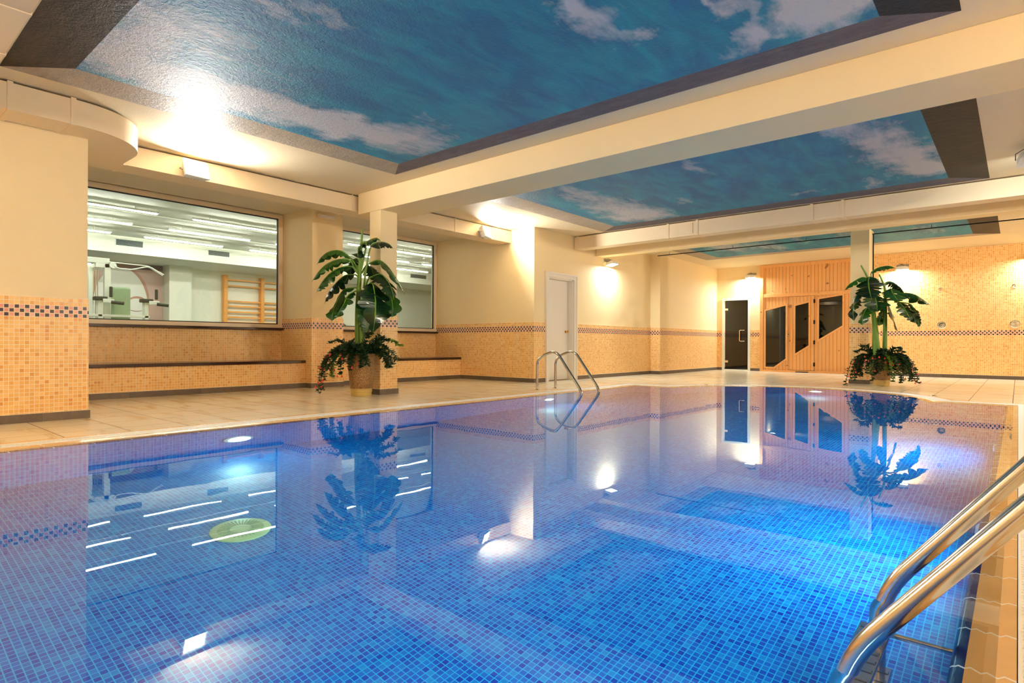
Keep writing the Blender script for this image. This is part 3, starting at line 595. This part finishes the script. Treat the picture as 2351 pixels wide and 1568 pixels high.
# added floodlights out of view, put in as the room's general fill light
for (x, y, rz, tl_, lb_) in ((-.6, -3.6, PI, 40, 'in the near right corner of the room'), (-1.2, 6.2, 0, 60, 'beside the left wall at the near end'), (4.5, -3.9, PI, 50, 'on the right wall beside the pool'), (12.5, -3.9, PI, 50, 'on the right wall near the showers')):
    floodlight((x, y, 2.55), rz, math.radians(tl_), 'added warm fill floodlight '+lb_, 'warm_fill_glass', 1.6, 'added fill floodlights out of view', bracket=(0, .0, .3))
def wall_lamp(loc, rz, label, tilt=0, fr=False):
    # mounted on wall at local +Y, shines down
    e = empty('wall_lamp', loc, rz, label, 'wall lamp', 'wall lamps around the far end of the room'); T = Matrix.Rotation(tilt, 4, 'X')
    rows = [[T @ Vector((sx*a, sy*c_-.02, z)) for sx, sy in ((-1, -1), (1, -1), (1, 1), (-1, 1))] for a, c_, z in ((.06, .04, .075), (.11, .075, .055), (.13, .09, 0), (.13, .09, -.012), (.118, .078, -.012))]
    hb = MB(); hb.grid(rows, True); hb.face(rows[0][::-1]); hb.build('housing', 'lamp_body', e, bevel=.004)
    MB().face([T @ Vector(q) for q in ((-.115, -.095, -.008), (-.115, .055, -.008), (.115, .055, -.008), (.115, -.095, -.008))]).build('lamp_glass', 'wall_lamp_glass', e)
    MB().tube([(-.10, -.0, .05), (-.12, .03, .09), (-.10, .10, .10)], .007, 8).tube([(.10, 0, .05), (.12, .03, .09), (.10, .10, .10)], .007, 8).box(-.12, .12, .095, .105, .08, .13).build('bracket', 'lamp_grey', e)
    MB().tube([(0, .10, .14), (-.05, .05, .13), (.03, .0, .10), (.0, -.01, .06)], .004, 6).build('cable', 'gasket', e); return e
wall_lamp((11.30, 6.80, 2.475), 0, 'wall lamp throwing a white cone on the cream wall right of the white door', math.radians(-14))
wall_lamp((16.83, 5.66, 2.60), -PI/2, 'wall lamp above the dark glass door, beside the pine cladding')
wall_lamp((16.58, 2.08, 2.52), -PI/2, 'wall lamp on the orange mosaic shower wall, right of the far column')
wall_lamp((16.58, -.30, 2.60), -PI/2, 'wall lamp on the mosaic wall beyond the second shower')
# emergency light under the duct
e = empty('emergency_light', (5.40, 8.60, 2.80), 0, 'small flat beige fixture high on the pillar between the two windows', 'emergency light')
box('housing', 'frame_beige', -.15, .15, 0, .085, -.03, .03, e, bevel=.006); box('lens', 'lamp_body', -.13, .13, -.006, 0, -.02, .01, e)
# ------------------------------------------------------------ showers
def shower(y, label_h, label_v, rot):
    e = empty('wall_shower', (16.69, y, 2.03), rot, label_h, 'shower', 'wall showers')
    MB().lathe([(0, 0), (.032, 0), (.032, .008), (.012, .014), (.012, .02)], 20, Matrix.Rotation(-PI/2, 4, 'Y')).build('wall_flange', 'chrome', e, smooth=True)
    MB().tube(fillet([(-.0, 0, 0), (-.07, 0, 0), (-.12, .01, -.035)], .03), .010, 12).build('shower_arm', 'chrome', e, smooth=True)
    T = Matrix.Translation((-.12, .01, -.035)) @ Matrix.Rotation(math.radians(215), 4, 'Y')
    MB().lathe([(0, -.004), (.014, -.004), (.018, .02), (.036, .05), (.038, .06), (0, .064)], 24, T).build('spray_cup', 'chrome', e, smooth=True)
    v = empty('shower_valve', (16.69, y-.02, 1.20), 0, label_v, 'shower valve', 'shower valves')
    Ty = Matrix.Rotation(-PI/2, 4, 'Y')
    MB().lathe([(0, 0), (.085, 0), (.088, .008), (.075, .016), (.070, .010), (.052, .010), (.048, .02), (0, .022)], 36, Ty).build('cover_plate', 'chrome', v, smooth=True)
    MB().lathe([(0, .02), (.034, .02), (.030, .055), (0, .058)], 6, Ty).build('push_button', 'chrome', v, bevel=.003)
shower(1.35, 'small chrome shower on the mosaic wall, the one nearer the column', 'round chrome shower valve nearer the column, above the checkered band', 0)
shower(.07, 'small chrome shower on the mosaic wall, the one farther from the column', 'round chrome shower valve above the checkered band, farther from the column', 0)
# curtain rail and cord
o = MB().tube([(13.1, 6.60, 2.86), (13.1, YM+.1, 2.86)], .011, 10).build('curtain_rail', 'black_metal'); tag(o, 'thin dark rail hanging under the far painted ceiling above the sauna and showers', 'rail')
for y in (6.3, 4.8, 3.3, 1.2, -.8): MB().tube([(13.1, y, 2.86), (13.1, y, CH)], .004, 6).build('hanger', 'black_metal', o)
o = MB().tube([(13.0, 2.098, 2.84), (13.0, 2.098, .10)], .012, 10).build('black_cord', 'black_metal'); tag(o, 'black cord running down the side of the far column', 'cord')

# ------------------------------------------------------------ gym behind the windows
GZ = 3.10
wg = MB(); wg.box(XM, 18.2, 17.0, 17.15, 0, GZ); wg.box(18.05, 18.2, 9.8, 17, 0, GZ); wg.box(XM-.15, XM, 9.8, 17.15, 0, GZ); wg.box(5.81, 6.35, 16.55, 17.0, 0, 2.72)
wall_gym = struct(wg.build('wall_outer', 'gym_paint'))
gc = MB(); gc.box(XM-.15, 18.2, 9.80, 17.15, GZ, GZ+.15); gc.box(XM, 18.05, 15.2, 17.0, 2.72, GZ); gc.box(15.4, 18.05, 9.8, 15.2, 2.72, GZ)
for y in (12.25, 13.65): gc.box(XM, 18.0, y, y+.06, GZ-.02, GZ)
struct(gc.build('ceiling', 'gym_paint')); struct(box('floor', 'vent_grey', XM-.15, 18.2, 9.81, 17.15, -.1, 0))
struct(MB().box(XM, 18.2, 9.66, 9.80, CH, GZ+.1).build('wall_partition', 'gym_paint'))
def strip(x0, x1, y, where):
    e = empty('strip_light', ((x0+x1)/2, y, 3.0), 0, 'strip light on the gym ceiling, '+where, 'strip light', 'strip lights on the gym ceiling'); L_ = (x1-x0)/2
    box('light_tube', 'strip_light', -L_, L_, -.014, .014, -.018, .0, e); box('tray', 'machine_white', -L_-.02, L_+.02, -.03, .03, .0, .03, e)
    for sx in (-.7, .7): MB().tube([(L_*sx, 0, .03), (L_*sx, 0, .10)], .006, 6).build('hanger', 'machine_white', e)
S = 1.07
for x0, x1, y, wh in ((1.5, 3.60, 11.55, 'front row at the left of the large window'), (4.17, 5.95, 11.55, 'front row at the right of the large window'), (7.3, 8.35, 11.6, 'front row left of the column'), (8.5, 10.3, 11.6, 'front row right of the column'),
    (1.7, 3.62, 12.95, 'middle row at the left of the large window'), (4.25, 5.76, 12.95, 'middle row mid large window'), (6.35, 8.0, 12.95, 'middle row at the right of the large window'), (8.4, 9.98, 12.95, 'middle row just right of the column'), (10.45, 12.0, 12.95, 'middle row far right of the right window'),
    (1.9, 3.64, 14.3, 'back row at the left of the large window'), (4.24, 5.76, 14.3, 'back row mid large window'), (6.38, 7.95, 14.3, 'back row at the right of the large window'), (9.6, 11.74, 14.3, 'back row in the right window')):
    strip(x0*S, x1*S, y, wh)
def vent(loc, rz, w_, h_, label):
    e = empty('air_vent', loc, rz, label, 'air vent', 'air vents in the gym bulkhead')
    f = MB(); a = w_/2; c_ = h_/2
    for q in ((-a, a, c_-.015, c_), (-a, a, -c_, -c_+.015), (-a, -a+.015, -c_, c_), (a-.015, a, -c_, c_)): f.box(q[0], q[1], -.012, 0, q[2], q[3])
    f.build('vent_frame', 'machine_white', e); s_ = MB()
    n = 5
    for k in range(n): z = -c_+.02+(h_-.04)*(k+.5)/n; s_.box(-a+.015, a-.015, -.011, -.002, z-.006, z+.004)
    s_.build('louvres', 'vent_grey', e); box('vent_back', 'vent_dark', -a+.01, a-.01, -.003, 0, -c_+.01, c_-.01, e)
vent((4.51, 15.199, 2.955), 0, .56, .165, 'dark louvred air vent seen at left through the large window')
vent((6.47, 15.199, 2.955), 0, .54, .15, 'dark louvred air vent seen at right through the large window')
vent((12.95, 15.199, 2.96), 0, .70, .15, 'pale air vent seen just right of the column through the right window')
vent((15.399, 15.6-.9, 2.96), PI/2, .60, .22, 'square pale air vent seen at the right end of the right window')
# poster
po = empty('wall_poster', (4.2, 16.99, 1.6), 0, 'large pinkish poster of a face behind the gym machine', 'poster')
box('poster_sheet', 'poster_print', -1.7, 1.60, -.008, 0, -1.1, 1.12, po)
def flat(name, poly, y, mat): T = Matrix(((1, 0, 0, 0), (0, 0, 1, 0), (0, 1, 0, 0), (0, 0, 0, 1))); MB().prism(poly, Matrix.Translation((0, y, 0)) @ T, -.002).build(name, mat, po)
OX = .56
def sh(poly): return [(x+OX, z) for x, z in poly]
flat('face', sh([(.1+.60*math.cos(a*PI/20), .0+1.0*math.sin(a*PI/20)) for a in range(40)]), -.009, 'skin_print')
def arcband(cx_, cz_, r, w_, a0, a1, sq=1, n=14):
    A = [(cx_+(r+w_*math.sin(PI*i/n))*math.cos(a0+(a1-a0)*i/n), cz_+(r+w_*math.sin(PI*i/n))*sq*math.sin(a0+(a1-a0)*i/n)) for i in range(n+1)]; B_ = [(cx_+r*math.cos(a0+(a1-a0)*i/n), cz_+r*sq*math.sin(a0+(a1-a0)*i/n)) for i in range(n, -1, -1)][1:-1]; return A+B_
flat('hairline', sh(arcband(.1, .0, .60, .06, -.3, 1.5, 1.66)), -.012, 'shade_print'); flat('brow', sh(arcband(.45, .05, .24, .07, .2, 2.7, .8)), -.012, 'shade_print'); flat('eyelid', sh(arcband(.44, .12, .28, .025, 3.8, 5.5, .7)), -.012, 'brown_print')
flat('hair', sh([(-.85, -.2), (-.70, .45), (-.50, .8), (-.42, .6), (-.5, .1), (-.6, -.3)]), -.012, 'shade_print'); flat('lips', sh(arcband(.15, -.55, .10, .04, 3.5, 5.8, .7)), -.012, 'shade_print'); flat('header', [(-1.7, .98), (1.6, .98), (1.6, 1.12), (-1.7, 1.12)], -.010, 'brown_print')
# wall bars
wb = empty('wall_bars', (8.4, 16.9, 0), 0, 'orange wooden wall bars on the gym wall at the right of the large window', 'wall bars')
for x in (7.36, 8.42, 9.48): box('upright', 'bar_wood', x-.05-8.4, x+.05-8.4, -.08, .08, .1, 2.62, wb, bevel=.005)
for z in (2.50, 2.33, 1.90, 1.76, 1.60, 1.45, 1.30, 1.15, 1.0, .85):
    box('rung', 'bar_wood', 7.36-8.4, 9.48-8.4, -.045, -.01, z-.022, z+.022, wb, bevel=.006)
# gym machine at plane Y=13
def unp(u, v, Y):
    d = F3*FPX+R3*(u-1175.5)+U3*(789.3-v); k = Y/d.y; return d.x*k, d.z*k+H
gm = empty('gym_machine', (4.0, 13.2, 0), 0, 'white multi-station gym machine with green back pad, seen through the large window', 'gym machine')
def gx(v): return v-4.0
def gb(name, mat, x0, x1, y0, y1, z0, z1, bevel=.006, parent=None): return box(name, mat, gx(x0), gx(x1), y0-13.2, y1-13.2, z0, z1, parent or gm, bevel)
gb('top_beam', 'machine_white', 2.2, 3.52, 12.95, 13.05, 2.20, 2.30); gb('top_beam', 'machine_white', 2.2, 3.36, 13.45, 13.55, 2.16, 2.24); gb('cross_beam', 'machine_white', 3.3, 3.52, 12.95, 13.6, 2.12, 2.2)
gb('upright', 'machine_white', 3.25, 3.32, 13.2, 13.3, 0, 2.16); gb('upright', 'machine_white', 3.44, 3.54, 12.95, 13.05, 0, 2.22); gb('upright', 'machine_white', 2.55, 2.63, 13.2, 13.3, 0, 2.2)
for x in (3.345, 3.385, 3.42): MB().tube([(gx(x), .1, .3), (gx(x), .1, 2.18)], .009, 8).build('guide_rod', 'chrome', gm, smooth=True)
gb('weight_stack', 'grip_dark', 3.34, 3.43, 13.2, 13.4, .2, .95)
gb('back_pad', 'pad_green', 3.53, 3.84, 12.84, 12.93, 1.07, 1.77, .035)
for k, x in enumerate((3.24, 4.00)):
    gb('arm_pad', 'grip_dark', x, x+.20, 12.75, 12.93, 1.50, 1.57, .015); gb('arm_bracket', 'machine_white', x+.06, x+.13, 12.8, 12.95, .5 if k else .9, 1.50); gb('hand_grip', 'grip_dark', x+.22, x+.27, 12.72, 12.77, 1.56, 1.76, .015)
    MB().tube([(gx(x+.24), 12.70-13.2, 1.47), (gx(x+.42), 12.62-13.2, 1.45)], .032, 14).build('foam_roller', 'grip_dark', gm, smooth=True); gb('arm_link', 'machine_white', x+.12, x+.30, 12.74, 12.80, 1.46, 1.53)
gb('low_frame', 'machine_white', 2.6, 4.15, 12.8, 12.87, 1.20, 1.245); gb('low_post', 'machine_white', 2.85, 2.92, 12.8, 12.87, .2, 1.25); gb('low_post', 'machine_white', 4.07, 4.13, 12.88, 12.95, 0, 1.4)
gb('seat', 'pad_green', 3.5, 3.9, 12.4, 12.8, .50, .58, .03); gb('base_rail', 'machine_white', 2.4, 4.2, 12.9, 13.0, 0, .08)
MB().tube(fillet([(gx(3.55), -.3, 2.21), (gx(3.62), -.33, 2.12), (gx(3.85), -.35, 2.115), (gx(4.15), -.3, 2.21), (gx(4.42), -.25, 2.06)], .06), .012, 8).tube(fillet([(gx(3.50), -.28, 2.23), (gx(4.15), -.3, 2.22), (gx(4.42), -.32, 2.07)], .05), .010, 8).build('pull_bar', 'machine_white', gm, smooth=True)
MB().lathe([(0, -.015), (.055, -.015), (.06, 0), (.055, .015), (0, .015)], 20, Matrix.Translation((gx(3.56), -.3, 2.17)) @ Matrix.Rotation(PI/2, 4, 'X')).build('pulley', 'machine_white', gm, smooth=True)
# chair seen through the right window
ch = empty('gym_chair', (6.99, 10.6, 0), 0, 'grey rounded chair back just above the sill, left of the column', 'chair')
MB().prism([(.125*math.cos(a)*1.0, 1.03+.12*math.sin(a)) for a in [PI*k/16 for k in range(17)]]+[(-.125, .8), (.125, .8)], Matrix(((1, 0, 0, 0), (0, 0, 1, 0), (0, 1, 0, 0), (0, 0, 0, 1))), .03).build('backrest', 'grey_mesh', ch, bevel=.008)
box('seat', 'grey_mesh', -.2, .2, -.42, 0, .43, .48, ch, .01)
for sx in (-.18, .18):
    for sy in (-.4, 0): MB().tube([(sx, sy, 0), (sx, sy, .43)], .012, 8).build('leg', 'steel', ch)
MB().tube([(-.1, .015, .44), (-.1, .015, .85)], .012, 8).tube([(.1, .015, .44), (.1, .015, .85)], .012, 8).build('back_support', 'steel', ch)

# ------------------------------------------------------------ potted banana plants
def cr(pts, n):
    pts = [Vector(p) for p in pts]; P = [pts[0]*2-pts[1]]+pts+[pts[-1]*2-pts[-2]]; out = []
    seg = len(pts)-1
    for k in range(n+1):
        t = k/n*seg; i = min(int(t), seg-1); t -= i; a, b_, c_, d = P[i], P[i+1], P[i+2], P[i+3]
        out.append(.5*((2*b_)+(c_-a)*t+(2*a-5*b_+4*c_-d)*t*t+(3*b_-a-3*c_+d)*t**3))
    return out
def banana_leaf(parent, petiole, pts, wmax, face=.5, torn=1.0):
    """petiole: points crown->blade base; pts: blade mid-rib points; local x lateral, y away, z up"""
    n = 22; L_ = cr(pts, n); m = MB(); up = Vector((0, 0, 1))
    tot = sum((L_[i+1]-L_[i]).length for i in range(n))
    lobes = [0]
    while lobes[-1] < n: lobes.append(min(n, lobes[-1]+rnd.choice((2, 3, 4, 5))))
    for side in (-1, 1):
        for a, e_ in zip(lobes[:-1], lobes[1:]):
            rows = []; uvr = []; dr = rnd.uniform(-.12, .2)*torn; sh = rnd.uniform(.78, 1.08) if torn else 1
            for i in range(a, e_+1):
                t_ = i/n; tg = (L_[min(i+1, n)]-L_[max(i-1, 0)]).normalized(); h_ = tg.cross(up)
                h_ = (h_ + Vector((.25, -.0, 0))*(1-min(1, h_.length)) ); h_ = (h_-tg*h_.dot(tg)); h_ = h_.normalized() if h_.length > 1e-3 else Vector((1, 0, 0))
                dn = -(up-tg*up.dot(tg)); dn = dn if dn.length < 1e-4 else dn.normalized()*min(1, dn.length*1.5)
                wid = wmax*(math.sin(PI*min(1, t_*1.02+.04))**.55)*(1-.15*t_)
                mid = (i-a)/(e_-a); edge = wid*sh*(1-.34*torn*(abs(mid-.5)*2)**2)
                drop = face+dr
                s1 = (h_*side*math.cos(drop*.6)+dn*math.sin(drop*.6)).normalized(); s2 = (h_*side*math.cos(drop*1.25)+dn*math.sin(drop*1.25)).normalized()
                p0 = L_[i]; p1 = p0+s1*edge*.5; p2 = p1+s2*edge*.5 + tg*(.35*edge*.3)
                rows.append([p0, p1, p2]); uvr.append([(t_*tot, 0), (t_*tot+.01, .5*side), (t_*tot+.02, 1.0*side)])
            m.grid(rows, False, uvr, side > 0)
    lf = m.build('leaf', 'banana_leaf', parent, smooth=True, weld=False)
    rr = MB(); R_ = cr(list(petiole)+[pts[0]]+list(pts[1:]), 20) if petiole else cr(pts, 14)
    k = len(R_); rr.tube(R_, [.013*(1-.9*i/k)**1.5+.0018 for i in range(k)], 8); rr.build('midrib', 'banana_stem', lf, smooth=True)
    return lf
def vine(parent, start, d, length, leafmat, nf, seed, fern=False):
    r_ = random.Random(seed); pts = []; p = Vector(start); v = Vector(d).normalized(); n = 12
    for k in range(n):
        pts.append(p.copy()); p = p+v*(length/n); v.z -= .20 if fern else .34; v.x *= .95 if fern else .82; v.y *= .95 if fern else .82
        v = (v+Vector((r_.uniform(-.1, .1), r_.uniform(-.1, .1), r_.uniform(-.05, .05)))).normalized()
    m = MB(); m.tube(pts, .004, 6)
    for i in range(1, n):
        for s_ in range(7 if not fern else 10):
            q = pts[i]; a = r_.uniform(0, 2*PI); o_ = Vector((math.cos(a), math.sin(a), r_.uniform(-.5, .5))).normalized(); l_ = r_.uniform(.032, .055)*(1.5 if fern else 1); wd = l_*(.36 if not fern else .14)
            if fern: t_ = (pts[min(i+1, n-1)]-pts[i-1]).normalized(); o_ = (o_*.8+t_*.6).normalized()
            sd = o_.cross(Vector((r_.random(), r_.random(), 1))).normalized(); q = q+(pts[min(i+1, n-1)]-q)*r_.random()
            nm = o_.cross(sd)*l_*.15
            m.face([q, q+o_*l_*.35+sd*wd+nm, q+o_*l_*.75+sd*wd*.8+nm, q+o_*l_, q+o_*l_*.75-sd*wd*.8+nm, q+o_*l_*.35-sd*wd+nm])
    o = m.build('trailing_stem', leafmat, parent, weld=False)
    for k in range(nf):
        i = r_.randint(4, n-1); q = pts[i]+Vector((r_.uniform(-.04, .04), r_.uniform(-.07, 0), r_.uniform(-.03, .02))); fm = MB()
        for j in range(5):
            a = 2*PI*j/5; o_ = Vector((math.cos(a)*.7, math.sin(a)*.7, -.6)).normalized()*.032; sd = Vector((-math.sin(a), math.cos(a), 0))*.010
            fm.face([q, q+o_*.6+sd, q+o_, q+o_*.6-sd])
        fm.tube([q+Vector((0, 0, .012)), q+Vector((0, 0, -.025))], [.004, .010], 6)
        fm.build('flower', 'flower_red', o, weld=False)
def pot(e, rt, rb, h_):
    MB().lathe([(0, 0), (rb, 0), (rb+.004, .01), (rb+.004, .05), (rb+.010, .055), (rb+.012, .10), (rb+.015, .105)]+[(rb+.015+(rt-rb-.015)*k/8, .105+(h_-.105)*k/8) for k in range(1, 9)]+[(rt, h_), (rt-.018, h_+.004), (rt-.022, h_-.04)], 44).build('pot', 'bronze_pot', e, smooth=True)
    MB().lathe([(0, h_-.035), (rt-.02, h_-.042)], 32).build('soil', 'soil', e)
RZ = math.atan2(R0.y, R0.x)
def plant(loc, label, k, x0, y0, h_, rt, rb, stems, leaves, vines):
    e = empty('potted_banana_plant', loc, RZ, label, 'potted plant'); pot(e, rt, rb, h_)
    def q(c_, dy=0): return Vector(((c_[0]-x0)*k, dy, (y0-c_[1])*k))
    for pts, rad, dy in stems:
        n = len(pts); P = [q(p, dy*(1 if i else 1)) for i, p in enumerate(pts)]; C_ = cr(P, 16); R_ = [rad[0]+(rad[1]-rad[0])*i/16 for i in range(17)]
        MB().tube(C_, R_, 16).build('stem', 'banana_stem', e, smooth=True)
    for pet, pts, w_, dy, face in leaves:
        n = len(pts); P = [q(p, dy*(.25+.75*i/(n-1))) for i, p in enumerate(pts)]; Q = [q(p, dy*.15*i) for i, p in enumerate(pet)]
        banana_leaf(e, Q, P, w_*k*1.75, face*.8)
    for i, (a, rr, l_, mt, nf, fern) in enumerate(vines):
        c_, s_ = math.cos(math.radians(a)), math.sin(math.radians(a))
        vine(e, (c_*rt*.5*rr, s_*rt*.5*rr, h_-.03), (c_, s_, 2.2-1.5*(i%3)/2 if fern else .75), l_*(1.45 if fern else 1.15), mt, nf, 100+i+int(loc[0]*10), fern)
    return e
# drawn in the plane of the plant: (x right, y down) with scale k metres per unit
L1 = [ # petiole, blade, width, depth, face
 ([(440, 440), (400, 370)], [(365, 325), (290, 268), (200, 268), (130, 310), (85, 378)], 52, .05, .9),
 ([(438, 450), (400, 400)], [(370, 350), (290, 345), (200, 385), (140, 450), (92, 535)], 60, -.2, .8),
 ([(445, 470), (420, 440)], [(385, 400), (290, 420), (215, 480), (165, 560), (145, 625)], 75, -.28, .7),
 ([(455, 500), (420, 470)], [(400, 465), (330, 475), (260, 540), (205, 620), (180, 705)], 70, -.12, .8),
 ([(470, 600), (430, 575)], [(400, 572), (320, 590), (270, 680), (240, 770), (235, 860)], 60, -.1, .7),
 ([(470, 610), (430, 600)], [(405, 610), (370, 640), (345, 710), (315, 780), (300, 832)], 62, -.3, .3),
 ([(450, 330), (440, 280)], [(432, 232), (470, 205), (520, 170), (570, 152), (598, 175)], 42, .1, .8),
 ([(455, 420)], [(500, 220), (470, 210), (445, 250), (440, 300), (445, 340)], 55, -.1, .3),
 ([(478, 560), (505, 380)], [(540, 232), (590, 205), (650, 205), (700, 225), (737, 265)], 50, -.15, .9),
 ([(475, 470), (500, 400)], [(525, 370), (600, 345), (670, 390), (730, 470), (790, 560), (818, 625)], 58, -.05, .7),
 ([(485, 580), (520, 500)], [(560, 480), (630, 465), (690, 520), (730, 590), (752, 672)], 88, -.25, .5),
 ([(490, 600), (560, 520)], [(620, 530), (670, 590), (700, 670), (705, 750), (695, 815)], 66, .1, .4),
 ([(490, 590), (530, 540)], [(560, 540), (585, 620), (600, 720), (600, 850), (590, 965)], 92, -.3, .25),
 ([(485, 600), (505, 560)], [(525, 560), (535, 650), (530, 760), (520, 880), (515, 975)], 80, -.15, .25),
 ([(455, 440), (440, 390)], [(430, 350), (400, 320), (370, 340), (340, 400), (330, 470)], 50, .25, .6),
 ([(460, 450), (480, 400)], [(500, 380), (520, 400), (530, 450), (530, 500)], 50, .25, .5)]
V = []
for a in range(0, 360, 11): V.append((a+8, 1, rnd.uniform(.22, .38), 'leaf_small', 0, True))
V1 = V + [(180, 1.5, .62, 'leaf_small', 4, False), (190, 1.5, .78, 'leaf_small', 5, False), (200, 1.4, .70, 'leaf_small', 4, False), (212, 1.4, .5, 'leaf_lime', 3, False), (235, 1.4, .42, 'leaf_small', 3, False), (172, 1.5, .5, 'leaf_lime', 2, False), (250, 1.3, .32, 'leaf_small', 1, False), (285, 1.3, .25, 'leaf_small', 1, False), (330, 1.4, .45, 'leaf_small', 0, True), (345, 1.4, .4, 'leaf_lime', 0, True), (205, 1.4, .85, 'leaf_small', 5, False)]
plant((4.90, 6.955, 0), 'tall banana plant with drooping leaves in a bronze pot, beside the column by the windows', .001706, 460, 1450, .585, .198, .138,
 [([(432, 1160), (430, 985), (428, 760), (440, 520)], (.048, .030), .0), ([(440, 540), (448, 330), (455, 200), (466, 88)], (.030, .012), 0), ([(476, 1160), (475, 1005), (470, 800), (487, 600)], (.042, .024), -.06)], L1, V1)
L2 = [([(335, 420), (330, 360)], [(310, 320), (230, 290), (140, 330), (60, 380), (5, 450)], 52, -.1, .8),
 ([(345, 440), (330, 340)], [(290, 290), (250, 340), (235, 420), (225, 490), (215, 548)], 92, -.35, .2),
 ([(350, 450), (300, 420)], [(250, 440), (180, 470), (130, 560), (110, 680), (120, 795)], 60, -.1, .5),
 ([(350, 470), (320, 450)], [(290, 450), (240, 490), (215, 560), (205, 610), (205, 660)], 62, .2, .3),
 ([(350, 560), (330, 590)], [(310, 610), (260, 640), (225, 700), (200, 770), (192, 828)], 56, -.15, .5),
 ([(352, 450)], [(345, 440), (350, 500), (350, 560), (345, 620), (330, 690)], 100, -.2, .2),
 ([(335, 420), (340, 320)], [(330, 240), (390, 190), (460, 170), (520, 170), (568, 195)], 48, -.1, .8),
 ([(350, 440), (370, 380)], [(380, 360), (410, 330), (440, 360), (460, 350)], 45, .2, .6),
 ([(505, 500), (500, 400)], [(510, 345), (580, 335), (650, 370), (710, 420), (745, 465)], 52, .1, .8),
 ([(508, 520), (540, 500)], [(575, 490), (670, 465), (780, 475), (870, 530), (962, 605)], 82, -.1, .8),
 ([(508, 480)], [(520, 420), (512, 460), (510, 500), (508, 535), (505, 575)], 90, -.35, .1),
 ([(508, 540), (530, 530)], [(570, 530), (610, 580), (635, 640), (645, 700), (650, 755)], 95, -.3, .25),
 ([(508, 540), (570, 540)], [(640, 560), (700, 590), (750, 650), (785, 730), (790, 810)], 78, -.1, .4),
 ([(600, 560)], [(760, 580), (810, 630), (845, 700), (865, 780), (875, 850)], 30, 0, .5),
 ([(505, 560)], [(505, 590), (520, 660), (530, 740), (545, 820), (560, 905)], 105, -.2, .2),
 ([(505, 560)], [(500, 600), (480, 680), (465, 760), (470, 830)], 60, .1, .3)]
V2 = [(a+5, 1, rnd.uniform(.2, .3), 'leaf_small', 0, True) for a in range(0, 360, 24)]
for a in range(140, 410, 6): V2.append((a, 1.5, rnd.uniform(.30, .72), 'leaf_small' if rnd.random() < .8 else 'leaf_lime', rnd.choice((0, 1, 1, 2)), False))
V2 += [(176, 1.6, .85, 'leaf_small', 4, False), (184, 1.6, .7, 'leaf_small', 3, False), (2, 1.7, .6, 'leaf_small', 3, False), (10, 1.5, .7, 'leaf_small', 3, False), (350, 1.5, .75, 'leaf_small', 4, False)]
plant((12.47, 2.10-.22, 0), 'banana plant with two trunks and red-flowering trailing stems, before the column by the showers', .001629, 455, 1490, .52, .19, .125,
 [([(396, 1200), (390, 1060), (372, 850), (350, 640)], (.070, .034), -.03), ([(350, 660), (335, 480), (300, 320), (215, 158)], (.034, .012), -.03), ([(503, 1200), (505, 1060), (508, 800), (508, 540)], (.045, .028), .03), ([(508, 560), (500, 400), (440, 252)], (.028, .012), .03)], L2, V2)
